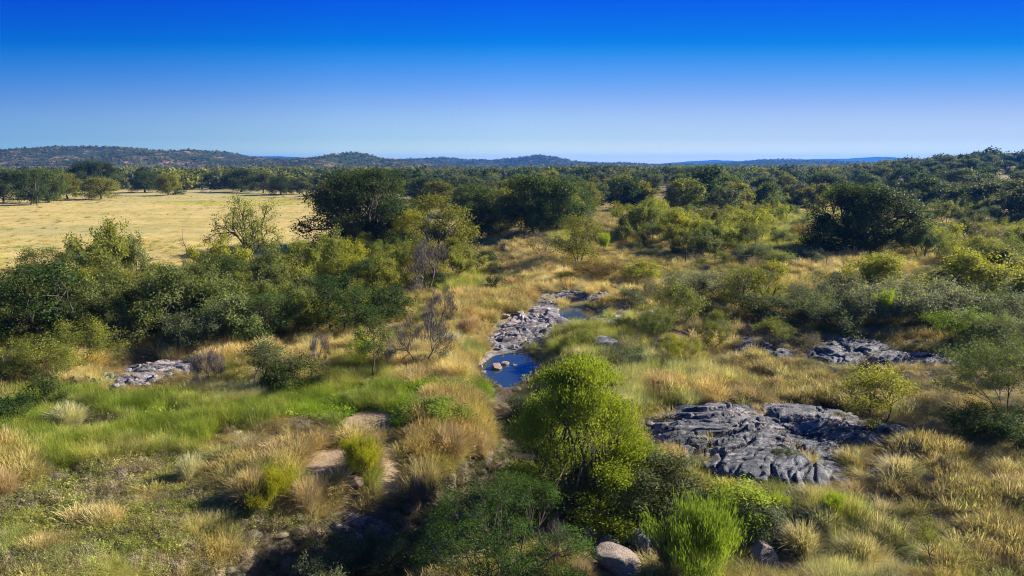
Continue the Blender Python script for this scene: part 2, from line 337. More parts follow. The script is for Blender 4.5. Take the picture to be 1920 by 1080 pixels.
for k, R in ROCKS.items():
    W = []
    for (a, b_, rx, ry) in R['E']:
        c = G(a, b_); up = G(a, b_-ry); dn = G(a, b_+ry); lf = G(a-rx, b_)
        W.append((c.x, (up.y+dn.y)/2, abs(c.x-lf.x)*1.08, abs(up.y-dn.y)/2*1.08))
    R['W'] = W
def rockD(R, x, y):
    D = np.full(np.shape(x), -9.0)
    nn = (fbm(x*.35, y*.45, 90, 5)-.5)*R.get('nz', 1.5)
    for (cx, cy, rx, ry) in R['W']:
        D = np.maximum(D, 1-((x-cx)/rx)**2-((y-cy)/ry)**2)
    return D+nn*np.clip(1.2-D, .4, 1.2)*.9
for key, R in ROCKS.items():
    W = R['W']; x0 = min(a-c for a, b_, c, d_ in W)-1; x1 = max(a+c for a, b_, c, d_ in W)+1
    y0 = min(b_-d_ for a, b_, c, d_ in W)-1; y1 = max(b_+d_ for a, b_, c, d_ in W)+1
    res = R['res']; nx = int((x1-x0)/res)+1; ny = int((y1-y0)/res)+1
    X, Y = np.meshgrid(np.linspace(x0, x1, nx), np.linspace(y0, y1, ny))
    D = rockD(R, X, Y); a = .30
    wx = (fbm(X*.3, Y*.3, 33, 3)-.5)*3.2; wy = (fbm(X*.3+7, Y*.3, 34, 3)-.5)*3.2
    U = (X+wx)*math.cos(a)+(Y+wy)*math.sin(a); V_ = -(X+wx)*math.sin(a)+(Y+wy)*math.cos(a)
    n1 = fbm(U*.22, V_*.75, 21, 5); q1 = n1*7; fr = q1-np.floor(q1); ledge = (np.floor(q1)+S((fr-.55)/.45))/7      # ledges
    r2 = 1-np.abs(2*fbm(U*.35+9, V_*1.3, 25, 4)-1); crack = np.clip((r2-.80)/.20, 0, 1)**1.5
    up = S(D/1.1); e = S(D/.35)
    g1, c1_ = worley(U*.42, V_*1.15, 61); g2, c2_ = worley(U*1.3+wx*.3, V_*2.6, 71)
    blk = R['amp']*(.72 if R['mat'] is M_rockdark else 1)*(.75*(c1_-.5)-.75*np.clip(1-g1/.10, 0, 1)+.34*(c2_-.5)-.30*np.clip(1-g2/.12, 0, 1))*e
    Z = T(X, Y) + R['h']*up + blk + R['amp']*1.3*(ledge-.42)*e - R['amp']*.9*crack*e + R['amp']*.8*(fbm(U*1.1, V_*3.2, 27, 5)-.5)*e + .08*(np.abs(fbm(U*1.6, V_*5, 28, 3)-.5)*-2+.3)*e
    Z = np.where(D < .06, np.minimum(Z, T(X, Y)+.02)-.04-np.clip(.06-D, 0, 1)*.8, Z)
    bs = basin(X, Y)
    for (cx, cy, rx, ry, wz) in POOLS:
        nr = S((1.9-np.hypot((X-cx)/rx, (Y-cy)/ry))/.5); Z = Z*(1-nr)+nr*np.minimum(Z, wz+.12-.5*bs+.06*(n1-.5))
    idx = np.arange(nx*ny).reshape(ny, nx)
    q = np.stack([idx[:-1, :-1], idx[:-1, 1:], idx[1:, 1:], idx[1:, :-1]], -1).reshape(-1, 4)
    Dq = D.ravel()[q].max(1); q = q[Dq > -.12]
    used = np.unique(q); mp_ = np.full(nx*ny, -1); mp_[used] = np.arange(len(used))
    Vv = np.stack([X.ravel(), Y.ravel(), Z.ravel()], -1)[used]; ctr = Vv.mean(0); ctr[2] = Vv[:, 2].min()
    o = link('rock_outcrop', mesh_np('rock_outcrop', Vv-ctr, mp_[q], R['mat'], smooth=True), None, ctr)
    tag(o, R['label'], 'rock outcrop')
def rock_mask(x, y):
    m = np.full(np.shape(x), -9.0)
    for R in ROCKS.values(): m = np.maximum(m, rockD(R, x, y))
    return m

# ------------------------------------------------------------------ ground sheet
ys = np.concatenate([np.linspace(-70, 8, 60, endpoint=False), np.geomspace(8, 8200, 740)])
us = np.linspace(-1, 1, 620); us = np.sign(us)*np.abs(us)**1.15
X = us[None, :]*(45+1.35*np.abs(ys))[:, None]; Y = np.repeat(ys[:, None], len(us), 1); Z = T(X, Y)
rm = rock_mask(X, Y); 
idx = np.arange(X.size).reshape(X.shape)
q = np.stack([idx[:-1, :-1], idx[:-1, 1:], idx[1:, 1:], idx[1:, :-1]], -1).reshape(-1, 4)
M_ground, n, out = newmat('soil_and_grass')
at = n.nodes.new('ShaderNodeAttribute'); at.attribute_name = 'zonecol'
n1 = noise(n, .35, 5, .65, 'Position'); n2 = noise(n, 5, 5, .7, 'Position'); n3 = noise(n, .06, 4, .6, 'Position', stretch=(.6, 1.6, 1))
v1 = ramp(n, n1.outputs[0], [(.3, (.85, .85, .83)), (.6, (1, 1, 1))]); v2 = ramp(n, n2.outputs[0], [(.3, (.68, .66, .63)), (.52, (1, 1, 1))])
v3 = ramp(n, n3.outputs[0], [(.36, (.76, .82, .66)), (.52, (1, 1, 1)), (.68, (1.04, 1.0, .95))])
c = mixc(n, 'MULTIPLY', 1.0, at.outputs['Color'], v1.outputs[0]); c = mixc(n, 'MULTIPLY', 1.0, c, v2.outputs[0]); c = mixc(n, 'MULTIPLY', 1.0, c, v3.outputs[0])
d = n.nodes.new('ShaderNodeBsdfPrincipled'); d.inputs['Roughness'].default_value = .95; d.inputs['Specular IOR Level'].default_value = .1
b = n.nodes.new('ShaderNodeBump'); b.inputs['Distance'].default_value = .08; b.inputs['Strength'].default_value = .8
n.links.new(c, d.inputs['Base Color']); n.links.new(n2.outputs[0], b.inputs['Height']); n.links.new(b.outputs[0], d.inputs['Normal']); n.links.new(d.outputs[0], out.inputs[0])
me = mesh_np('ground', np.stack([X, Y, Z], -1).reshape(-1, 3), q, M_ground, smooth=True)
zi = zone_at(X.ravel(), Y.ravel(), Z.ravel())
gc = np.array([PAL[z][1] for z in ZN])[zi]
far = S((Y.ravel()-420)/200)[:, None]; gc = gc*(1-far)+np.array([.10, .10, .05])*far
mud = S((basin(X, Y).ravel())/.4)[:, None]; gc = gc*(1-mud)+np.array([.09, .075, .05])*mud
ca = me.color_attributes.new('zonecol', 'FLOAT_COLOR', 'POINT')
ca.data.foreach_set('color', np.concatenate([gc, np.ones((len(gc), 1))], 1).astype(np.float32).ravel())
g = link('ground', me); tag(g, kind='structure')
for k, (cx, cy, rx, ry, z) in enumerate(POOLS):
    a = np.linspace(0, 2*math.pi, 64, endpoint=False); v = np.stack([rx*1.5*np.cos(a), ry*1.5*np.sin(a), 0*a], -1)
    o = link('pool_water', mesh_np('pool_water', v, np.arange(64)[None, :], M_water), None, (cx, cy, z)); tag(o, kind='structure')

# ------------------------------------------------------------------ hills behind
M_hill, n, out = newmat('hill_rock_and_scrub')
h1 = noise(n, .012, 6, .7, 'Position'); h2 = noise(n, .05, 5, .75, 'Position')
c1 = ramp(n, h2.outputs[0], [(.44, (.030, .045, .022)), (.53, (.06, .07, .035)), (.60, (.30, .17, .11)), (.75, (.38, .24, .17))])
c2 = ramp(n, h1.outputs[0], [(.46, (0, 0, 0)), (.56, (1, 1, 1))])
c = mixc(n, 'MIX', c2.outputs[0], (.035, .05, .025), c1.outputs[0])
d = n.nodes.new('ShaderNodeBsdfPrincipled'); d.inputs['Roughness'].default_value = 1; d.inputs['Specular IOR Level'].default_value = 0
b = n.nodes.new('ShaderNodeBump'); b.inputs['Distance'].default_value = 6; b.inputs['Strength'].default_value = 1; n.links.new(h2.outputs[0], b.inputs['Height']); n.links.new(b.outputs[0], d.inputs['Normal'])
n.links.new(c, d.inputs['Base Color']); n.links.new(d.outputs[0], out.inputs[0])
M_hillmid = simple('hill_scrub', [(.40, (.022, .036, .026)), (.58, (.05, .06, .04)), (.72, (.16, .12, .09))], .03, 1, 0, 'Position', spec=0)
M_hillfar = simple('far_hill_scrub', [(.35, (.02, .035, .02)), (.65, (.05, .06, .035))], .01, 1, 0, 'Position', spec=0)
HILLS = [
 (1500, 520, [(-900,296),(-300,290),(0,285),(60,284),(130,280),(205,277),(270,281),(300,285),(330,289),(360,285),(385,284),(410,285),(450,293),(520,300),(575,301),(610,297),(640,296),(655,291),(675,286.5),(690,290),(712,297),(760,303),(820,310),(950,316),(2600,320)], M_hill, 3.0),
 (2600, 800, [(-900,302),(500,304),(700,303),(780,299),(815,297),(845,297),(870,300),(930,301),(975,297),(1012,292),(1035,296),(1060,302),(1100,306.5),(1125,307),(1150,306),(1180,308),(1330,309),(1380,305),(1425,302),(1460,300),(1500,303),(1600,307),(1800,309),(2800,309)], M_hillmid, 3.5),
 (6000, 1300, [(-900,298),(300,297),(500,294.5),(545,295),(590,297),(800,305),(1150,308.5),(1240,307),(1280,304),(1335,301),(1360,303),(1385,305),(1400,302),(1425,300),(1590,299),(1605,297),(1630,295.5),(1660,297),(1700,299.5),(1760,300),(1850,294),(1900,292),(2300,294),(2800,300)], M_hillfar, 6),
]
hill_surf = []
for dist, dep_, prof, mt, am in HILLS:
    prof = np.array(prof, float); nx = 900; ny = 90
    pxs = np.linspace(-800, 2750, nx); cz = CAMZ+(308-np.interp(pxs, prof[:, 0], prof[:, 1]))/F*dist*1.02
    tt = np.linspace(-1, 1, ny)
    YY = dist+tt[:, None]*dep_+0*pxs[None, :]; XX = (pxs[None, :]-960)/F*dist*1.0+0*YY
    bump = (1-np.abs(tt)**1.7)[:, None]
    ZZ = (cz[None, :]+6)*bump - 6 + (fbm(XX*8/dist, YY*8/dist, 51, 4)-.5)*(cz[None, :]*.35+5)*(1-bump**3) + (fbm(XX*120/dist, YY*120/dist, 52, 3)-.5)*am*.9 + (fbm(XX*34/dist, YY*34/dist, 57, 3)-.5)*am*2.6*bump
    idx = np.arange(nx*ny).reshape(ny, nx); q = np.stack([idx[:-1, :-1], idx[:-1, 1:], idx[1:, 1:], idx[1:, :-1]], -1).reshape(-1, 4)
    o = link('hills', mesh_np('hills', np.stack([XX, YY, ZZ], -1).reshape(-1, 3), q, mt, smooth=True)); tag(o, kind='structure')
    hill_surf.append((XX, YY, ZZ, bump))

# ------------------------------------------------------------------ plant generators
def nrm(v): return v/np.maximum(np.linalg.norm(v, axis=-1, keepdims=True), 1e-9)
def tubes(paths, sides=4):
    """paths: list of (pts (k,3), radii (k,))"""
    V = []; Q = []; off = 0
    for pts, rad in paths:
        pts = np.asarray(pts, float); k = len(pts); s = sides if rad[0] > .05 else 3
        d = nrm(np.gradient(pts, axis=0)); ref = np.where(np.abs(d[:, 2:3]) < .9, np.array([[0, 0, 1.]]), np.array([[1., 0, 0]]))
        a = nrm(np.cross(d, ref)); b_ = np.cross(d, a); th = np.linspace(0, 2*math.pi, s, endpoint=False)
        ring = pts[:, None]+np.asarray(rad)[:, None, None]*(a[:, None]*np.cos(th)[None, :, None]+b_[:, None]*np.sin(th)[None, :, None])
        V.append(ring.reshape(-1, 3)); i = np.arange(k-1)[:, None]*s; j = np.arange(s)[None, :]; j2 = (j+1) % s
        Q.append((np.stack([i+j, i+j2, i+s+j2, i+s+j], -1)+off).reshape(-1, 4)); off += k*s
    return np.concatenate(V), np.concatenate(Q)
def leaves(P, n_out, ls, asp, rng, mode='leaf'):
    """one small folded or flat quad per point"""
    N = len(P); r = rng.normal(size=(N, 3))
    if mode == 'wisp':
        t = nrm(np.array([0, 0, 1.])*1.1+n_out*.6+r*.28); nn = nrm(np.cross(t, rng.normal(size=(N, 3))))
    elif mode == 'droop':
        t = nrm(np.array([0, 0, -1.])*.7+r*.6); nn = nrm(np.cross(t, rng.normal(size=(N, 3))))
    else:
        nn = nrm(n_out*.55+np.array([0, 0, .5])+r*.62); t = nrm(np.cross(nn, rng.normal(size=(N, 3))))
    b_ = np.cross(nn, t); L = (ls*rng.uniform(.6, 1.35, N))[:, None]; Wd = L*asp
    V = np.stack([P-t*L*.5, P+b_*Wd*.5+t*L*.05, P+t*L*.5, P-b_*Wd*.5+t*L*.05], 1).reshape(-1, 3)
    return V, np.arange(N*4).reshape(-1, 4)
def curve(a, b_, k, rng, wob, sag=0):
    t = np.linspace(0, 1, k)[:, None]; L = np.linalg.norm(b_-a); p = a*(1-t)+b_*t
    p[1:-1] += rng.normal(size=(k-2, 3))*L*wob; p[:, 2] += sag*L*np.sin(t[:, 0]*math.pi); return p
def lobed(seed, H, W, hb=.2, nl=16, lr=1.3, nc=12, cr=.4, nlv=26, ls=.16, asp=.6, stems=1, tr=.22, mode='leaf', fill=.45, flat=.8, sides=6, taper=0.0):
    """spreading crown of lobes carried by limbs"""
    rng = np.random.default_rng(seed); cz = (hb+1)/2*H; rz = (1-hb)/2*H
    P = []; paths = []
    zz = hb+.04+(.96-hb)*(np.arange(nl)+rng.uniform(0, 1, nl))/nl; zl = np.clip(zz*H, lr*flat*.7, H-lr*flat*.75)
    prof = np.where(zz > .38, np.sqrt(np.clip(1-((zz-.38)/.66)**2, .04, 1)), .82+.18*zz/.38)*(1-taper*zz)
    ang = rng.permutation(nl)*2.399+rng.uniform(0, .8, nl); rad = np.where(rng.uniform(size=nl) < .68, rng.uniform(.82, 1.08, nl), rng.uniform(.2, .75, nl))*prof*np.maximum(W/2-lr*.75, .1)
    lob = np.stack([np.cos(ang)*rad, np.sin(ang)*rad, zl], -1)
    lobr = lr*rng.uniform(.65, 1.25, nl)
    forks = []
    for s in range(stems):
        a = s/stems*6.28+rng.uniform(0, 1); base = np.array([math.cos(a), math.sin(a), 0])*tr*(1.3 if stems > 1 else 0)
        top = np.array([math.cos(a)*W*.12*(stems > 1), math.sin(a)*W*.12*(stems > 1), H*(hb+.16)]) + rng.normal(size=3)*[W*.02, W*.02, 0]
        pts = curve(base, top, 5, rng, .03); rr = tr/math.sqrt(stems)*np.array([1.35, .95, .85, .75, .65]); rr[0] *= 1.15
        paths.append((pts, rr)); forks.append(pts[-1])
    forks = np.array(forks); out_n = []
    for i in range(nl):
        f = forks[np.argmin(np.linalg.norm((forks-lob[i])[:, :2], axis=1))] if stems > 1 else forks[0]
        pp = curve(f, lob[i], 5, rng, .06, .05); r0 = tr*.42*rng.uniform(.6, 1); paths.append((pp, np.linspace(r0, r0*.3, 5)))
        D = nrm(rng.normal(size=(nc, 3))+np.array([0, 0, .35])); cc = lob[i]+D*lobr[i]*np.array([1, 1, flat])*rng.uniform(.45, 1, (nc, 1))
        for c_ in cc[::2]:
            paths.append((curve(pp[3], c_, 3, rng, .06), np.linspace(r0*.28, r0*.1, 3)))
        q_ = np.repeat(cc, nlv, 0)+rng.normal(size=(nc*nlv, 3))*cr*np.array([1, 1, .7]); P.append(q_)
        out_n.append(nrm(q_-np.array([0, 0, cz*.8])-.4*(lob[i]-np.array([0, 0, cz*.8]))))
    P = np.concatenate(P); ON = np.concatenate(out_n); P[:, 2] = np.maximum(P[:, 2], .03*H)
    V, Q = leaves(P, ON, ls, asp, rng, mode); return tubes(paths, sides), (V, Q)
def branchy(seed, H, W, stems=3, lev=3, kids=(5, 4, 3), tilt=.5, tr=.07, nlv=14, cr=.16, ls=.07, asp=.6, mode='leaf', wob=.12, spread=.8, trop=.25, lfrac=1.0, trunk=0.0, lean=None, sub=.62):
    """open, many-branched plant; leaves only round the twig ends"""
    rng = np.random.default_rng(seed); paths = []; tips = []
    def go(p, d_, L, r, l):
        k = 5 if l < 2 else 4; pts = [p]; dd = d_
        for i in range(k-1):
            dd = nrm(dd+rng.normal(size=3)*wob*1.3+np.array([0, 0, trop*.25])); pts.append(pts[-1]+dd*L/(k-1))
        pts = np.array(pts); paths.append((pts, np.linspace(r, r*(.5 if l < lev else .3), k)))
        if l == lev: tips.extend(pts[1:]); return
        nk = kids[min(l, len(kids)-1)]
        for j in range(nk):
            t = rng.uniform(.35, 1) if j else 1.0; f = t*(k-1); i0 = min(int(f), k-2); q_ = pts[i0]+(pts[i0+1]-pts[i0])*(f-i0)
            dn = nrm(dd+nrm(rng.normal(size=3))*spread); go(q_, dn, L*sub*rng.uniform(.75, 1.2), r*.5, l+1)
    for s in range(stems):
        a = s/stems*6.28+rng.uniform(0, 1); d_ = nrm(np.array([math.cos(a)*tilt, math.sin(a)*tilt, 1])) if lean is None else nrm(np.array(lean))
        p = np.array([math.cos(a), math.sin(a), 0])*tr*1.2*(stems > 1)
        if trunk: p2 = p+d_*trunk; paths.append((curve(p, p2, 4, rng, .04), np.linspace(tr*1.3, tr, 4))); p = p2
        go(p, d_, 1.0, tr/2 if stems > 3 else tr*.8, 0)
    allp = np.concatenate([a for a, _ in paths]); mz = allp[:, 2].max(); mw = np.percentile(np.hypot(allp[:, 0]-allp[:, 0].mean(), allp[:, 1]-allp[:, 1].mean()), 96)*2
    sz = (H*.97)/mz; sw = (W*.95)/mw; S3 = np.array([sw, sw, sz]); paths = [(a*S3, r) for a, r in paths]; tips = np.array(tips)*S3
    if lfrac < 1: tips = tips[rng.uniform(size=len(tips)) < lfrac]
    if nlv == 0 or len(tips) == 0: return tubes(paths, 5), None
    P = np.repeat(tips, nlv, 0)+rng.normal(size=(len(tips)*nlv, 3))*cr; P[:, 2] = np.maximum(P[:, 2], .04)
    ON = nrm(P-np.array([0, 0, H*.35])); V, Q = leaves(P, ON, ls, asp, rng, mode); return tubes(paths, 5), (V, Q)

PROTO = {}
def proto(key, gen, leaf=None, bark=None):
    (tv, tq), lf = gen
    t = mesh_np('trunk', tv, tq, bark or M_bark, smooth=True)
    c_ = mesh_np('crown', lf[0], lf[1], leaf or M_leaf) if lf is not None else None
    allv = np.concatenate([tv, lf[0]]) if lf is not None else tv
    PROTO.setdefault(key, []).append((t, c_, float(np.percentile(allv[:, 2], 99.5)), float(np.percentile(np.abs(allv[:, 0]), 98)*2)))
for s in (1, 2, 3): proto('oak', lobed(s, 10, 12, .12, 40, 1.7, 14, .55, 24, .32, .7, 1, .32, fill=.3))
for s in (4, 5, 6, 7): proto('oakfar', lobed(s, 10, 11, .0, 30, 1.6, 11, .6, 16, .5, .75, 1, .34, fill=.3))
proto('bigoak', lobed(8, 12, 16, .0, 64, 1.9, 24, .5, 40, .22, .7, 3, .5, fill=.5))
proto('bigoak', lobed(9, 12, 16, .0, 66, 1.8, 24, .5, 40, .22, .7, 3, .5, fill=.5))
for s in (10, 11): proto('loosetree', lobed(s, 6, 6, .12, 24, .85, 14, .32, 22, .16, .6, 3, .14, fill=.4))
proto('willow', lobed(61, 6.6, 4.6, .0, 56, .52, 22, .13, 66, .095, .26, 4, .10, mode='wisp', taper=.62, flat=1.25))
for s in (13, 14): proto('bushdense', lobed(s, 2.4, 3, .0, 20, .5, 14, .2, 24, .10, .6, 4, .06, fill=.4))
proto('compound', lobed(15, 4.2, 6, .0, 46, .6, 16, .13, 46, .075, .35, 3, .1, fill=.35))
proto('greyleaf', lobed(16, 3.2, 4, .02, 34, .5, 18, .20, 30, .085, .6, 4, .08, fill=.35))
for s in (20, 21, 22, 23): proto('mesquite', branchy(s, 5, 6.5, 3, 3, (5, 4, 4), .7, .10, 26, .20, .17, .5, spread=.75, trop=.1, lfrac=.6))
for s in (24, 25): proto('smalltree', branchy(s, 3.6, 3.8, 2, 3, (5, 5, 3), .35, .07, 16, .17, .085, .7, spread=.85))
for s in (26, 27, 28): proto('brush', branchy(s, 2.4, 4.4, 9, 2, (6, 5), 1.0, .04, 30, .13, .10, .4, spread=.8, trop=.3, lfrac=.65))
for s in (29, 30): proto('twiggy', branchy(s, 2.2, 2.6, 6, 3, (5, 4, 3), .8, .035, 5, .1, .3, .04, mode='wisp', spread=.85, trop=.1), leaf=M_dead, bark=M_dead)
for s in (31, 32): proto('baretree', branchy(s, 4.2, 4, 2, 4, (5, 4, 3, 3), .4, .09, 4, .14, .4, .04, mode='wisp', spread=.8, trop=.15), leaf=M_dead, bark=M_dead)
proto('snag', branchy(33, 4, 4, 1, 2, (4, 3), .5, .12, 0, spread=1.0, wob=.28, trop=.1, lean=(.1, 0, 1), sub=.7), bark=M_bark)
proto('halfdead', branchy(34, 8, 9, 3, 3, (5, 4, 4), .45, .24, 13, .28, .2, .5, spread=.85, wob=.2, lfrac=.75, trop=.1), bark=M_bark)
for s in (35, 36): proto('wisp', branchy(s, 2.4, 2.8, 9, 2, (6, 4), .5, .03, 26, .12, .17, .09, mode='wisp', spread=.4, trop=.5))
proto('leantree', branchy(37, 4, 3.4, 1, 3, (6, 5, 4), .5, .10, 12, .18, .09, .6, lean=(.5, 0, 1), spread=.85, trunk=.45))
proto('thicket', branchy(38, 3.2, 4.6, 7, 3, (4, 4, 3), .8, .05, 5, .16, .09, .5, spread=.9, lfrac=.7))
proto('airy', branchy(39, 5, 6.5, 5, 3, (5, 5, 4), .55, .07, 16, .17, .12, .3, spread=.6, trop=.3))
proto('sapling', branchy(40, 2.6, 2.2, 1, 3, (6, 5, 3), .2, .05, 14, .13, .06, .5, trunk=.4, lean=(.25, 0, 1), spread=.8))
def add_stems(key, g): pass

COL = dict(fern=(.062,.115,.026), oakdk=(.054,.082,.030), oak=(.080,.112,.034), oakgrey=(.108,.130,.068), oakolive=(.165,.172,.030), yel=(.27,.27,.03), lime=(.28,.35,.05),
  limed=(.19,.26,.045), mesq=(.20,.225,.055), mesqy=(.30,.305,.045), mesqg=(.15,.18,.075), grey=(.22,.23,.175), greyg=(.15,.175,.11), purple=(.18,.155,.155), jun=(.034,.060,.022),
  brown=(.26,.19,.09), willow=(.215,.265,.04), dkg=(.045,.08,.024), olive=(.20,.20,.05))
placed = []
NAMES = dict(oak='oak_tree', oakfar='oak_tree', bigoak='oak_tree', loosetree='tree', willow='willow_tree', bushdense='bush', compound='leafy_shrub', greyleaf='leafy_shrub',
  mesquite='mesquite_tree', smalltree='small_tree', brush='brush_shrub', twiggy='bare_shrub', baretree='bare_tree', snag='dead_tree', halfdead='dead_tree', wisp='broom_bush', leantree='small_tree',
  thicket='brush_shrub', airy='airy_shrub', sapling='sapling')
CATS = dict(oak_tree='tree', tree='tree', willow_tree='tree', bush='bush', leafy_shrub='shrub', mesquite_tree='tree', small_tree='tree', brush_shrub='shrub', bare_shrub='shrub', bare_tree='tree',
  dead_tree='tree', broom_bush='bush', airy_shrub='shrub', sapling='sapling')
def plant(key, loc, H, W, col, label, group=None, var=None, rot=None, jit=.2):
    ps = PROTO[key]; t, c_, ph, pw = ps[random.randrange(len(ps)) if var is None else var]
    nm = NAMES[key]; r = bpy.data.objects.new(nm, None); C.objects.link(r); r.empty_display_size = .2
    r.location = loc; r.rotation_euler = (0, 0, random.uniform(0, 6.28) if rot is None else rot); r.scale = (W/pw, W/pw, H/ph)
    col = COL[col] if isinstance(col, str) else col; k = random.uniform(1-jit, 1+jit); h_ = random.uniform(-jit, jit)*.6
    link('trunk', t, r)
    if c_ is not None:
        cc = link('crown', c_, r); cc.color = (col[0]*k*(1+h_), col[1]*k, col[2]*k*(1-h_), 1)
    tag(r, label, CATS[nm], group); placed.append((loc[0], loc[1], W)); return r
def at_px(px, py, wpx, top):
    g_ = G(px, py); dep = g_.y*CP-(g_.z-CAMZ)*SP; d = math.hypot(g_.x, g_.y)
    rt = ray(px, top); zt = CAMZ+rt[2]/rt[1]*g_.y
    return g_, max(zt-g_.z, .3), wpx*dep/F

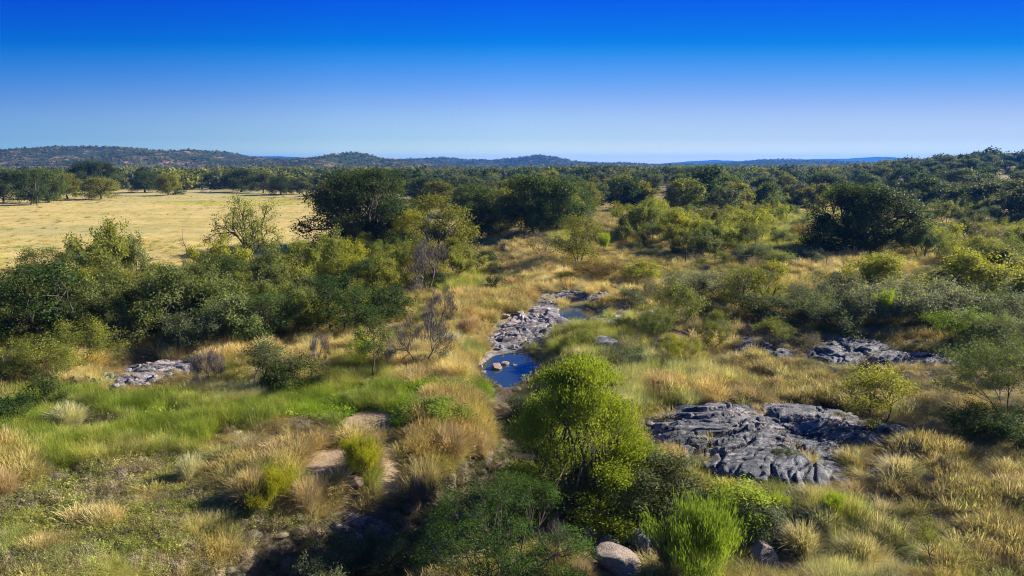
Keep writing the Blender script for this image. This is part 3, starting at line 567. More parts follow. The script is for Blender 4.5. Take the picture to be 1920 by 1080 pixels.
# ------------------------------------------------------------------ plants placed one by one: key, base px, base py, width px, top py, colour, label, group
HERO = '''
oak|8|380|62|318|oakdk|dark rounded oak at the left frame edge of the dry field
oak|58|384|56|318|oakdk|dark shaggy oak whose crown nearly touches the field, left of the pale thin trunk
oak|92|380|66|316|oak|tall dark oak beside a pale thin trunk at the left of the field
oak|126|373|60|325|oakolive|round olive oak with a short trunk at the right end of the oak row
oak|190|374|58|332|olive|light olive oak with a loose low crown in front of a larger dark tree
bigoak|180|358|78|302|oakdk|largest dark tree behind the light olive oak at left
oak|273|361|54|320|oakdk|dark oak with a thick visible trunk casting a long shadow on the lawn
oak|316|366|40|326|oakolive|small olive green oak with a leafy base near the pale picnic table
bushdense|335|365|24|352|dkg|low dark bush against the foot of the small olive oak
oak|401|352|34|322|oakdk|dark narrow oak behind the pale picnic table
oak|452|360|66|316|oakdk|dark oak with a broad crown at the left of the clump behind the field
oak|494|362|50|322|oakgrey|grey green oak in the middle of the clump behind the field
oak|526|365|44|330|oakdk|low dark oak near the right of the clump behind the field
oak|562|364|48|332|oakgrey|grey green oak at the right end of the clump behind the field
mesquite|606|368|56|338|olive|olive mesquite at the right corner of the dry field
snag|351|478|50|424|oak|small bare dead tree with crooked dark arms against the dry field
halfdead|482|500|120|366|mesq|tall half dead tree with bare twisted limbs at the near edge of the field
bigoak|690|458|210|318|oakdk|huge dark oak, the largest tree of the middle distance
loosetree|828|486|125|362|oakolive|yellow olive tree just right of the huge dark oak
loosetree|770|470|70|390|yel|yellow green tree pressed against the huge dark oak
oak|905|440|84|352|oak|dark tree at the head of the grassy creek bed
oak|1000|432|125|328|oak|broad deep green tree right of the creek head
oak|960|428|90|352|olive|olive green tree between the two dark trees at the creek head
loosetree|1062|412|64|346|yel|yellowish tree behind the broad dark tree right of the creek head
oak|1090|408|66|340|oakolive|dark tree at the back of the blond rise
loosetree|1085|492|92|402|oakolive|dark olive bush tree on the blond slope right of the creek
thicket|1018|482|96|428|purple|grey purple leafless thicket on the right bank of the creek
wisp|1133|474|26|436|lime|slim bright yellow green bush beside the dark olive bush tree
brush|1130|522|110|486|brown|brown and olive brush in front of the bright slim bush
bushdense|1206|530|62|490|mesqy|yellow green rounded bush at the right end of the brown brush
bushdense|928|549|42|516|jun|small round dark green bush standing alone in blond grass
bushdense|908|497|46|470|dkg|small dark bush in the creek bed grass above the lone round bush
thicket|895|462|44|440|purple|dark red brown scrub by the left bank near the creek head
bigoak|1613|474|190|346|oakdk|large dark oak standing alone in the right half of the savanna
mesquite|1738|476|104|402|mesqy|bright yellow green mesquite right of the large lone dark oak
mesquite|1815|432|60|392|oakgrey|grey green small tree at the foot of the wooded slope
airy|1885|470|66|410|mesqy|thin yellow tree near the right frame edge
thicket|1845|470|80|420|purple|dark purple grey scrub near the right frame edge
mesquite|1648|560|150|470|mesqy|wide light green mesquite below the large lone dark oak
mesquite|1805|575|180|466|mesqy|wide olive yellow mesquite, the largest at the right side
brush|1560|615|150|545|greyg|grey green brush on the left side of the grey brush mass
brush|1640|600|150|525|grey|silver grey brush in the middle of the grey brush mass
brush|1735|605|170|520|grey|wide silver grey brush rising behind the bright lime bush
brush|1860|610|160|540|greyg|grey green brush at the right of the grey brush mass
brush|1590|570|110|510|greyg|grey green brush at the back of the grey brush mass
brush|1900|660|120|590|greyg|grey green brush low at the right frame edge
wisp|1664|612|54|543|lime|bright lime bush glowing in front of the dark grey brush
smalltree|1795|650|120|575|limed|low lime green tree with a dark forked stem in open grass at right
smalltree|1643|802|136|684|mesqy|small round-topped tree growing from the edge of the broad dark slab
airy|1893|782|210|628|mesqg|tall airy grey green shrub at the right frame edge
brush|1880|830|150|760|dkg|low dark brush under the airy shrub at the right frame edge
smalltree|1275|612|108|520|mesq|small olive tree with a thin dark trunk above the creek rocks
thicket|1216|568|44|512|purple|small leafless grey purple shrub left of the small olive tree
bushdense|1182|572|58|540|greyg|grey green bush at the right end of the upper creek rock
airy|1232|640|74|572|mesqg|thin grey green shrub between the creek and the small olive tree
loosetree|1396|588|92|500|oakolive|olive green tree left of the tall yellow green one, right of centre
loosetree|1441|575|66|488|yel|tall yellow green tree right of centre
bushdense|1440|604|100|552|oakgrey|rounded dark grey green bush at the foot of the tall yellow green tree
brush|1355|560|120|505|grey|long low silver grey brush, left part, behind the small olive tree
brush|1290|552|100|508|grey|long low silver grey brush, far left end
mesquite|1180|446|92|376|mesq|grey green mesquite on the blond rise
mesquite|1215|440|80|372|mesq|mesquite with a dark forked trunk just right of the one on the blond rise
mesquite|1266|456|76|392|mesqy|light green mesquite with spreading dark stems right of the blond rise
mesquite|1325|482|90|420|mesqg|grey green mesquite over dark brush, centre right
mesquite|1385|462|96|396|mesqy|bright green mesquite left of the large lone dark oak
mesquite|1420|448|80|392|mesqy|bright yellow green mesquite nearest the left side of the large lone dark oak
brush|1410|492|66|455|greyg|rounded grey bush below the bright green mesquites
brush|1500|492|90|464|greyg|grey green low bush at the left foot of the large lone dark oak
bushdense|1455|500|60|470|mesq|olive bush left of the grey low bush, in front of the lone oak
airy|1515|452|60|415|brown|thin brownish shrub against the left side of the large lone oak
willow|1082|958|246|674|willow|tall bright yellow green willow-like tree in the centre foreground
greyleaf|1225|965|200|848|oakgrey|dark grey leafed shrub right of the tall bright tree in the foreground
compound|950|1092|285|918|fern|sprawling deep green feathery shrub at the bottom centre
thicket|890|968|200|880|oakgrey|shadowed twiggy brush left of the foot of the tall bright tree
wisp|1316|1104|165|952|limed|upright bright green broom bush at the bottom edge right of centre
wisp|1262|1096|70|1000|greyg|pale green feathery bush joined to the left of the upright broom bush
bushdense|1385|975|110|908|lime|lime green low shrub between the dark slab and the broom bush
bushdense|1430|1000|90|945|greyg|grey twiggy low shrub in front of the lime green low shrub
wisp|1445|958|46|925|lime|small lime tuft bush at the right end of the lime low shrub
wisp|1562|975|42|926|lime|small lime feathery bush alone in pale grass near the bottom right
sapling|1752|1080|90|980|mesq|small sapling with a bent bare stem at the bottom right
wisp|680|895|80|820|yel|yellow green broom bush on the dirt track edge
wisp|510|960|86|885|yel|yellow green broom bush in orange grass, lower left
loosetree|92|648|190|486|dkg|dark green tree at the left frame edge above the shrub row
loosetree|20|610|120|520|oak|dark tree cut by the left frame edge in the thicket
mesquite|195|560|130|416|mesq|tallest light mesquite sticking out of the left thicket
mesquite|250|545|110|440|mesqg|grey feathery mesquite right of the tallest one in the left thicket
mesquite|240|625|150|490|mesqg|dusky mesquite in the front of the left thicket
mesquite|335|640|170|495|mesqg|broad grey green mesquite in the front of the left thicket
mesquite|420|545|112|444|mesqy|bright yellow green round mesquite near the small dead tree
mesquite|480|590|120|500|mesqg|dusky green mesquite right of the bright round one
brush|455|635|140|560|grey|pale grey dry brush low in the left thicket
brush|375|650|110|580|greyg|grey green brush at the foot of the broad grey mesquite
mesquite|560|560|130|455|mesq|green mesquite in the middle of the left thicket
mesquite|600|530|120|430|mesq|light green mesquite under the huge dark oak, left
mesquite|660|550|120|450|mesqy|light green mesquite in front of the huge dark oak
loosetree|635|625|140|515|dkg|dark green tree at the right front of the left thicket
loosetree|540|630|110|550|oak|dark tree beside the dark green one at the right front of the left thicket
mesquite|730|545|110|455|mesq|green mesquite in front of the huge dark oak, right
bushdense|728|598|90|535|dkg|dark rounded bush left of the bare grey tree
brush|700|600|90|550|greyg|dusky brush between the dark tree and the dark rounded bush
airy|115|715|165|604|mesq|green feathery shrub in front of the left thicket
brush|30|720|90|660|greyg|grey green brush at the left frame edge below the thicket
baretree|803|545|94|448|purple|bare grey brown tree with a dense twig crown by the creek
baretree|822|612|64|540|purple|smaller bare tree below the dense grey one
baretree|788|690|120|590|purple|bare crooked tree leaning over blond grass
leantree|700|714|90|592|oak|small tree with a dark curved trunk left of the bare crooked tree
airy|676|690|66|618|lime|yellow green thin shrub left of the tree with a curved trunk
smalltree|482|730|165|636|oakgrey|grey green low tree above the middle of the green bank
bushdense|548|738|105|672|oak|dark low shrub at the right foot of the small grey green tree
baretree|595|690|50|625|purple|thin bare reddish sapling right of the tangled shrub
twiggy|392|725|60|655|purple|bare grey twigs at the right end of the pale rock ledge
bushdense|92|770|60|700|oak|small dark green bush near the left end of the green bank
bushdense|20|800|90|742|dkg|shaded dark bush at the left frame edge below the green bank
twiggy|1085|750|50|690|purple|bare twigs in grass behind the tall bright tree
brush|1180|690|90|650|greyg|grey brush in tall grass above the tall bright tree
thicket|1165|665|90|625|purple|dusky scrub among bright grass tops right of the creek
bushdense|1090|650|60|622|mesq|rounded olive bush on the right bank between the pools
airy|1275|680|70|630|mesqy|thin yellow green shrub right of the creek
thicket|1520|660|60|622|purple|dark twiggy scrub at the left end of the long ridged outcrop
bushdense|1345|628|50|600|greyg|low grey bush left of the low broken rock
bushdense|985|782|70|742|oakgrey|dark low bush on the wet ground just below the large pool
bushdense|815|790|95|748|limed|bright green weedy bush above the large orange brown clump
twiggy|1045|1050|70|980|purple|bare twigs in the dark ravine
twiggy|788|960|60|890|purple|grey bare shrub in gold grass at the ravine edge
brush|720|1085|110|1000|oakgrey|dark shaded brush in the ravine at the bottom
brush|620|1100|130|1010|greyg|pale grey green sage-like bush at the bottom left of the ravine
bushdense|1520|600|70|570|greyg|low grey bush at the front left of the grey brush mass
brush|1470|870|60|840|oakgrey|dark low bush on the lower part of the broad dark slab
brush|1700|905|60|870|oakgrey|dark low bush in dry grass right of the broad dark slab
'''
for ln in HERO.strip().split('\n'):
    key, a, b_, wp, tp, col, lab = ln.split('|')
    g_, H_, W_ = at_px(float(a), float(b_), float(wp), float(tp)); plant(key, (g_.x, g_.y, g_.z-.03*H_), H_*1.02, W_, col, lab, jit=.04)

# ------------------------------------------------------------------ plants that repeat, by stretch of country
def inpoly(px, py, P):
    c_ = False; n_ = len(P)
    for i in range(n_):
        x1_, y1_ = P[i]; x2_, y2_ = P[i-1]
        if (y1_ > py) != (y2_ > py) and px < (x2_-x1_)*(py-y1_)/(y2_-y1_)+x1_: c_ = not c_
    return c_
FILL = [  # polygon, count, spacing factor, [(key, colour, weight, Hmin, Hmax, w/h)], group, place words
 ([(-150,590),(0,560),(120,510),(300,545),(430,540),(600,510),(740,500),(760,600),(700,610),(560,640),(380,660),(60,655),(-150,680)], 85, .30,
   [('mesquite','mesqg',4,2.8,4.2,1.3),('mesquite','mesq',2,2.6,4,1.3),('brush','greyg',2,1.6,2.6,1.8),('loosetree','oak',4,2.6,4,1.1),('bushdense','dkg',3,1.5,2.5,1.3)], 'left thicket plants', 'in the dense thicket left of the creek'),
 ([(1120,395),(1500,385),(1540,440),(1500,470),(1300,490),(1160,450)], 42, .45,
   [('mesquite','mesqy',4,2.6,4.4,1.4),('smalltree','mesqy',3,2.6,4,1.1),('smalltree','mesqg',3,2.6,4,1.1),('mesquite','mesq',3,2.6,4.2,1.4),('bushdense','mesqg',2,1.2,2.2,1.4),('brush','greyg',2,1.2,2,2)], 'savanna plants right of centre', 'on the savanna left of the lone oak'),
 ([(1680,400),(2050,410),(2050,560),(1900,600),(1700,470)], 42, .45,
   [('mesquite','mesqy',3,2.6,4.2,1.4),('smalltree','mesq',3,2.6,4,1.1),('mesquite','mesqg',3,2.6,4.2,1.4),('brush','greyg',3,1.4,2.2,2),('bushdense','oakgrey',2,1.4,2.4,1.3)], 'savanna plants at far right', 'on the savanna right of the lone oak'),
 ([(1480,540),(1960,520),(2050,680),(1900,690),(1850,630),(1700,610),(1500,630)], 26, .40,
   [('brush','greyg',5,1.3,2.2,2),('brush','grey',4,1.3,2.2,2),('thicket','purple',1,1.4,2.2,1.5)], 'grey brush mass', 'in the grey brush mass at right'),
 ([(640,440),(870,440),(860,540),(760,560),(640,500)], 16, .4, [('mesquite','mesq',3,3,4.5,1.3),('loosetree','oakolive',2,3,4.5,1.1),('bushdense','dkg',2,1.5,2.5,1.3)], 'plants below the huge oak', 'at the foot of the huge dark oak'),
 ([(860,400),(1120,380),(1120,425),(960,450),(860,450)], 20, .4, [('oak','oak',3,5,8,1.1),('loosetree','oakolive',3,4,6,1.1),('thicket','purple',1,2,3,1.5)], 'creek head trees', 'in the woodland at the head of the creek'),
 ([(1000,340),(1560,335),(1600,372),(1540,400),(1300,402),(1060,398),(1000,385)], 82, .5,
   [('oakfar','oakdk',3,7,10.5,1.1),('oakfar','oak',5,6,9,1.1),('oakfar','oakolive',4,5,9,1.05),('oakfar','oakgrey',4,6,8,1.1),('oakfar','mesq',2,5,7,1.1),('baretree','purple',1.5,5,8,.9)], 'woodland belt right of centre', 'in the woodland belt right of centre'),
 ([(630,335),(1010,338),(1010,398),(860,402),(780,380),(640,360)], 62, .5,
   [('oakfar','oak',4,6,9,1.1),('oakfar','oakolive',4,5,8,1.1),('oakfar','oakgrey',4,5,8,1.1),('oakfar','oakdk',2,6,9,1.1),('mesquite','mesq',2,4,5,1.3),('baretree','purple',1,5,7,.9)], 'woodland belt at the centre', 'in the woodland belt behind the huge oak'),
 ([(-160,328),(640,328),(640,350),(600,356),(430,352),(340,345),(200,346),(-160,352)], 82, .5,
   [('oakfar','oakgrey',5,5,8,1.2),('oakfar','oak',4,6,9,1.1),('oakfar','oakdk',3,7,10,1.1),('mesquite','mesq',4,4,6,1.4)], 'woodland belt behind the field', 'in the woodland belt behind the dry field'),
 ([(1540,335),(1700,318),(2080,300),(2080,420),(1760,420),(1680,385),(1580,375)], 110, .5,
   [('oakfar','oakgrey',8,5,8,1.2),('oakfar','oak',4,5.5,8,1.1),('oakfar','oakolive',2,5,7,1.1),('oakfar','oakdk',2,6,8.5,1.1),('thicket','purple',1.5,3,5,1.4),('mesquite','mesqg',3,4,5,1.4)], 'wooded slope at right', 'on the wooded slope at right'),
 ([(880,450),(1180,460),(1600,480),(1600,560),(1500,640),(1250,680),(1120,660),(1120,540),(880,540)], 48, .5,
   [('bushdense','greyg',3,.6,1.3,1.5),('twiggy','purple',3,.7,1.3,1.2),('bushdense','mesqy',2,.6,1.2,1.5),('airy','mesqg',3,.9,1.8,1.1),('thicket','purple',2,.7,1.3,1.5),('smalltree','mesq',2,1.4,2.4,1.1)], 'scrub right of the creek', 'in the scrub right of the creek'),
 ([(1180,700),(1460,690),(1900,700),(1900,1000),(1650,1000),(1620,860),(1600,770),(1250,740)], 20, .6,
   [('bushdense','mesqg',3,.3,.7,1.6),('twiggy','purple',4,.5,1.0,1.3),('airy','mesqg',2,.6,1.2,1.1),('thicket','purple',2,.4,.8,1.5)], 'scrub at lower right', 'in the dry grass at lower right'),
]
COLW = dict(oakdk='dark green', oak='deep green', oakgrey='grey green', oakolive='olive green', yel='yellow green', mesq='soft green', mesqy='yellow green', mesqg='dusky green', grey='silver grey',
   greyg='grey green', purple='leafless grey', dkg='deep green')
KW = dict(twiggy='bare shrub', airy='thin shrub', smalltree='small tree', oak='oak', oakfar='oak', loosetree='tree', mesquite='mesquite', brush='brush', bushdense='rounded bush', thicket='scrub', baretree='bare tree')
LM = [(1230,610,'the thin grey green shrub'),(1130,500,'the brown brush'),(1360,540,'the silver brush row'),(1643,760,'the round-topped slab tree'),(1890,700,'the tall airy shrub'),(1780,1000,'the bent sapling'),(350,450,'the small dead tree'),(480,440,'the half dead tree'),(690,400,'the huge dark oak'),(1613,420,'the lone dark oak'),(190,345,'the light olive oak'),(273,335,'the thick trunked oak'),
 (385,345,'the picnic table'),(500,335,'the field oak clump'),(936,338,'the white house'),(905,420,'the creek head'),(1085,440,'the olive bush tree'),(803,500,'the dense bare tree'),(92,560,'the left edge tree'),
 (195,460,'the tallest light mesquite'),(335,570,'the broad grey mesquite'),(635,570,'the dark thicket tree'),(1805,520,'the wide olive mesquite'),(1664,580,'the bright lime bush'),(1440,520,'the tall yellow tree'),
 (1885,440,'the thin yellow tree'),(1830,300,'the skyline oaks'),(1215,400,'the fork-trunked mesquite'),(1062,380,'the yellowish creek tree'),(60,350,'the left oak row'),(1300,360,'the middle of the oak belt'),(1480,360,'the right of the oak belt')]
FILLED = []
def where_is(a, b_):
    lx, ly, nm_ = min(LM, key=lambda q: math.hypot(q[0]-a, (q[1]-b_)*1.5)); dx, dy = a-lx, b_-ly
    if abs(dx) < 14 and abs(dy) < 8: return 'beside '+nm_
    return ('left of ' if dx < 0 else 'right of ')+nm_ if abs(dx) > abs(dy)*1.6 else ('behind ' if dy < 0 else 'in front of ')+nm_
for P_, cnt, spf, kinds, grp, where in FILL:
    x0, x1 = min(p[0] for p in P_), max(p[0] for p in P_); y0, y1 = min(p[1] for p in P_), max(p[1] for p in P_)
    done = 0; tries = 0; wts = [k[2] for k in kinds]
    while done < cnt and tries < cnt*60:
        tries += 1; a = random.uniform(x0, x1); b_ = random.uniform(y0, y1)
        if not inpoly(a, b_, P_): continue
        g_ = G(a, b_); k = random.choices(kinds, wts)[0]; H_ = random.uniform(k[3], k[4]); W_ = H_*k[5]*random.uniform(.85, 1.2)
        if any((g_.x-x_)**2+(g_.y-y_)**2 < (spf*(W_+w_)*.5*1.1)**2 for x_, y_, w_ in placed): continue
        if g_.y > 700: continue
        big = (H_-k[3])/(k[4]-k[3]); sw = 'tall ' if big > .66 else ('low ' if big < .33 else '')
        o = plant(k[0], (g_.x, g_.y, g_.z-.1), H_, W_, k[1], f"{sw}{COLW[k[1]]} {KW[k[0]]} {where_is(a, b_-H_*.5*F/max(g_.y, 1))}", f"{KW[k[0]]} plants {where}"); FILLED.append((o, a)); done += 1
byl = {}
for o, a in FILLED: byl.setdefault(o['label'], []).append((a, o))
ORD = 'first second third fourth fifth sixth seventh eighth ninth tenth eleventh twelfth'.split()
for l_, L_ in byl.items():
    if len(L_) < 2: continue
    for i, (a, o) in enumerate(sorted(L_, key=lambda q: q[0])):
        if i < 12: o['label'] = f"{l_}, {'leftmost' if i == 0 else ORD[i]+' from left'}".replace(' small tree', ' tree').replace('leafless grey bare', 'bare grey')
# skyline trees on the wooded slope
for i, (a, h_) in enumerate([(1757,7),(1772,6),(1782,6.5),(1800,5.5),(1818,6),(1836,6),(1850,5),(1868,6),(1885,6.5),(1900,6),(1918,5.5),(1945,6)]):
    d = 440+random.uniform(-15, 15); x_ = (a-960)/F*d; z_ = float(T(np.array(x_), np.array(d)))
    plant('oakfar', (x_, d, z_-.2), h_, h_*.95, 'oakdk', f'dark skyline oak on the wooded slope, {"first second third fourth fifth sixth seventh eighth ninth tenth eleventh twelfth".split()[i]} from left', 'skyline oaks on the wooded slope')

# ------------------------------------------------------------------ bunch grasses standing out one by one
def blades(n_, h, r0, lean, wd, rng, seg=3, curl=.5, head=0):
    a = rng.uniform(0, 6.283, n_); rr = r0*np.sqrt(rng.uniform(0, 1, n_)); base = np.stack([np.cos(a)*rr, np.sin(a)*rr, 0*a], -1)
    a2 = a+rng.normal(0, .7, n_); out_ = np.stack([np.cos(a2), np.sin(a2), 0*a], -1); L = h*rng.uniform(.55, 1.1, n_); ln = np.abs(rng.normal(lean, lean*.5, n_))
    side = np.stack([-np.sin(a2+rng.normal(0, .9, n_)), np.cos(a2), 0*a], -1); side = nrm(side); V = []; 
    t = np.linspace(0, 1, seg+1)
    for i, tt in enumerate(t):
        p = base+out_*(L*ln*(tt*.6+curl*tt*tt))[:, None]; p[:, 2] = L*(tt-.35*ln*tt*tt*(1+curl)); p[:, 2] = np.maximum(p[:, 2], 0)
        w_ = wd*(1-.75*tt)*.5 if not head else wd*(.35+(1.6 if i == seg-1 else 0)+(.4 if i == seg else 0))*.5
        V += [p-side*w_, p+side*w_]
    V = np.stack(V, 1).reshape(-1, 3); k = 2*(seg+1); b0 = (np.arange(n_)*k)[:, None, None]; i = (np.arange(seg)*2)[None, :, None]
    Q = (b0+i+np.array([0, 1, 3, 2])[None, None, :]).reshape(-1, 4); return V, Q
def forb(n_, h, r0, rng, ls=.05, per=14):
    V, Q = blades(n_, h, r0, .45, .012, rng, 2); a = rng.uniform(0, 6.28, n_*per); 
    k = 6; tip = V.reshape(n_, k, 3); t = rng.uniform(.25, 1.05, (n_, per, 1)); p = (tip[:, None, 0]*(1-t)+tip[:, None, 4]*t).reshape(-1, 3)+rng.normal(0, .035, (n_*per, 3))
    p[:, 2] = np.abs(p[:, 2]); lv, lq = leaves(p, nrm(p+[0, 0, .2]), ls, .45, rng); return np.concatenate([V, lv]), np.concatenate([Q, lq+len(V)])
def tangle(n_, r, rng):
    p = nrm(rng.normal(size=(n_, 3))); p[:, 2] = np.abs(p[:, 2]); p = p*rng.uniform(.5, 1, (n_, 1))*[r, r, r*.6]
    t = nrm(np.cross(p, rng.normal(size=(n_, 3)))); b_ = nrm(np.cross(t, p))*.006; L = r*.45
    V = np.stack([p-t*L-b_, p-t*L+b_, p+t*L+b_, p+t*L-b_], 1).reshape(-1, 3); V[:, 2] = np.maximum(V[:, 2], 0); return V, np.arange(n_*4).reshape(-1, 4)
CL = [  # px, base py, width px, height px, colour, label
 (838,860,112,84,(0.43,0.33,0.19),'large orange brown grass clump left of the tall bright tree'),
 (800,930,110,90,(0.42,0.37,0.19),'golden grass clump below the large orange clump'),
 (895,850,90,60,(0.44,0.35,0.21),'orange tinted clump between the large orange clump and the tall bright tree'),
 (480,945,110,90,(0.45,0.36,0.20),'orange grass clump around the yellow broom bush, lower left'),
 (575,955,90,85,(0.47,0.38,0.23),'orange grass clump right of the yellow broom bush, lower left'),
 (10,935,100,80,(0.44,0.34,0.20),'orange grass clump at the left frame edge'),
 (125,800,90,60,(0.55,0.55,0.34),'pale arching grass clump at the left end of the green bank'),
 (470,855,90,45,(0.39,0.33,0.21),'brownish grass mound below the green bank'),
 (355,900,70,65,(0.46,0.45,0.28),'pale upright grass clump near the lower left'),
 (880,625,56,40,(0.48,0.34,0.22),'small rust orange grass clump left of the creek rock'),
 (845,655,60,45,(0.58,0.53,0.35),'pale straw grass clump left of the creek rock'),
 (1255,740,70,50,(0.45,0.36,0.23),'reddish seed head clump right of the tall bright tree'),
 (1400,752,100,32,(0.48,0.36,0.23),'orange fringe of grass above the broad dark slab'),
 (1690,905,110,60,(0.51,0.46,0.27),'golden grass clump in the lower right field'),
 (1500,1035,120,70,(.44,.41,.22),'pale silvery arching grass clump at the bottom right'),
 (1620,1060,120,70,(.43,.39,.20),'pale silvery grass clump right of the others at the bottom'),
 (1540,985,90,50,(0.53,0.54,0.34),'pale grass clump beside the small lime feathery bush'),
 (1095,1088,70,50,(0.42,0.33,0.21),'rusty grass in front of the pale boulder, bottom centre right'),
]
rg = np.random.default_rng(78)
cm = []
for i in range(3):
    VV = []; QQ = []; o_ = 0
    for j in range(9):
        cx = rg.normal(0, .24, 2) if j else np.zeros(2); hh_ = rg.uniform(.6, 1.0) if j else 1.0
        for v, q_ in (blades(380, .9*hh_, .13, .5, .005, rg, 4, .65), blades(230, 1.1*hh_, .12, .42, .007, rg, 5, .6, head=1)): VV.append(v+[cx[0], cx[1], 0]); QQ.append(q_+o_); o_ += len(v)
    cm.append(mesh_np('grass_clump', np.concatenate(VV), np.concatenate(QQ), M_grasso))
for i, (a, b_, wp, hp, col, lab) in enumerate(CL):
    g_, H_, W_ = at_px(a, b_, wp, b_-hp); o = link('grass_clump', cm[i % 3], None, (g_.x, g_.y, g_.z-.02)); o.scale = (W_/1.95, W_/1.95*.85, max(H_*.78, .32)); o.color = (*col, 1)
    o.rotation_euler[2] = i; tag(o, lab, 'grass clump')

# ------------------------------------------------------------------ prickly pears
def pads(seed):
    rng = np.random.default_rng(seed); V = []; Q = []; off = 0
    def pad(c_, up, nr_, r):
        nonlocal off
        th = np.linspace(0, 6.283, 12, endpoint=False); sd_ = nrm(np.cross(up, nr_)); rows = []
        for k_, s_ in ((-1, .55), (-.6, .9), (0, 1), (.6, .9), (1, .55)):
            rows.append(c_+up*r*1.0+nr_*k_*r*.12+s_*r*(sd_*np.cos(th)[:, None]*.75+up*np.sin(th)[:, None]))
        R_ = np.array(rows).reshape(-1, 3); V.append(R_)
        for i in range(4):
            for j in range(12): Q.append([off+i*12+j, off+i*12+(j+1) % 12, off+(i+1)*12+(j+1) % 12, off+(i+1)*12+j])
        off += 60; V.append(np.array([rows[0].mean(0), rows[4].mean(0)]))
        for j in range(12): Q.append([off, off-60+(j+1) % 12, off-60+j, off]); Q.append([off+1, off-12+j, off-12+(j+1) % 12, off+1])
        off += 2; return c_+up*r*1.9
    for s in range(16):
        b0 = np.array([*rng.normal(0, .38, 2), 0]); up = nrm(np.array([*rng.normal(0, .35, 2), 1.])); n0 = nrm(np.cross(up, rng.normal(size=3)))
        t = pad(b0, up, n0, rng.uniform(.11, .16))
        for k_ in range(2):
            u2 = nrm(up+rng.normal(0, .45, 3)); t2 = pad(t, u2, nrm(np.cross(u2, rng.normal(size=3))), rng.uniform(.09, .14))
    V = np.concatenate(V); Q = np.array(Q); tri = Q[Q[:, 0] == Q[:, 3]][:, :3]; qd = Q[Q[:, 0] != Q[:, 3]]; return mesh_np('prickly_pear', V, [qd, tri], M_cactus, smooth=True)
pm = [pads(1), pads(2)]
for i, (a, b_, s_, lab) in enumerate([(150,705,1.1,'prickly pear clump left of the pale rock ledge'),(172,722,1.3,'prickly pear clump just above the green bank at left'),(255,668,1.0,'prickly pear clump among straw grass behind the ledge'),
    (198,752,.9,'prickly pear clump lowest of those at the left bank'),(545,665,.9,'prickly pear near the bare reddish sapling'),(120,745,.9,'prickly pear by the small dark bush at left')]):
    g_ = G(a, b_); o = link('prickly_pear', pm[i % 2], None, g_); o.scale = (s_,)*3; o.rotation_euler[2] = i*1.3; tag(o, lab, 'cactus')

# ------------------------------------------------------------------ boulders
def boulder(seed, sub=4):
    import bmesh
    bm = bmesh.new(); bmesh.ops.create_icosphere(bm, subdivisions=sub, radius=1); rng = np.random.default_rng(seed)
    V = np.array([v.co[:] for v in bm.verts]); pl = nrm(rng.normal(size=(11, 3))); dd = rng.uniform(.55, .85, 11)
    for p, d in zip(pl, dd): e = V@p-d; V -= np.outer(np.clip(e, 0, None)*.88, p)
    nn = (fbm(V[:, 0]*1.7+V[:, 2]*1.3+9, V[:, 1]*1.7-V[:, 2]*1.1+5, seed, 5)-.5)[:, None]; V = V*(1+.28*nn)*np.array([1.1, .85, .72])
    f = np.array([[v.index for v in fc.verts] for fc in bm.faces]); bm.free(); return V, f
bd = [boulder(s) for s in (1, 2, 3, 4)]
bmw = {}
for i, (v, f) in enumerate(bd):
    for nm_, mt in (('w', M_boulder), ('g', M_boulderg)): bmw[i, nm_] = mesh_np('boulder', v, f, mt, smooth=True)
BL = [(1140,1025,40,'g','rounded blue grey boulder with a pale vein, in shade beside the broom bush'),(1196,1018,50,'g','angular grey boulder leaning behind the broom bush'),(1180,998,44,'w','brown boulder in deep shade behind the angular one'),
 (1155,1066,72,'w','large tan boulder at the bottom, its top edge lit'),(1238,1064,44,'w','tan boulder under the left side of the broom bush'),(1442,1006,34,'w','tan boulder at the left of the boulder group, right of the broom bush'),
 (1480,1016,62,'w','largest squared boulder of the group right of the broom bush'),(1466,990,36,'w','flat topped boulder at the back of the group right of the broom bush'),(1520,1012,46,'w','boulder at the right end of the group, half in pale grass'),
 (1432,1046,50,'w','low wide boulder in front of the squared one'),(1308,812,36,'g','round grey green boulder sitting on the edge of the broad dark slab'),(1293,838,26,'w','tan split boulder below the round one on the slab'),
 (1228,800,16,'w','small pinkish stone left of the broad dark slab'),(664,908,36,'w','pale flat stone beside the dirt track'),(932,701,26,'w','brown boulder standing in the large blue pool'),
 (946,693,18,'w','smaller brown rock beside the boulder in the large pool'),(965,695,13,'g','smallest rock in the middle of the large pool'),(962,606,20,'w','dark stone on the left bank at the creek rock'),(948,596,18,'w','pinkish stone at the upper left of the creek rock'),
 (975,592,20,'w','brown stone at the top of the creek rock'),(1218,590,20,'g','grey stone at the right end of the upper creek rock'),(897,690,20,'w','brown stone on the left shore of the large pool'),(906,705,15,'w','small brown stone at the left tip of the large pool'),
 (1135,655,50,'g','grey hump of rock in the tall grass right of the creek'),(1460,1068,24,'w','small pinkish stone below the boulder group'),(960,1066,40,'w','pale stone under the deep green shrub at the bottom'),(850,1070,46,'w','pale shelf stone in the ravine at the bottom'),
 (1395,1000,30,'g','dark boulder under the grey low shrub'),(1110,1006,34,'g','grey boulder deep in the shaded ravine'),(1070,1040,36,'g','shaded boulder below the deep green shrub'),(1680,915,22,'w','flat tan stone in the lower right field'),(1640,890,22,'g','flat grey stone in the dry grass right of the slab')]
BPOS = []
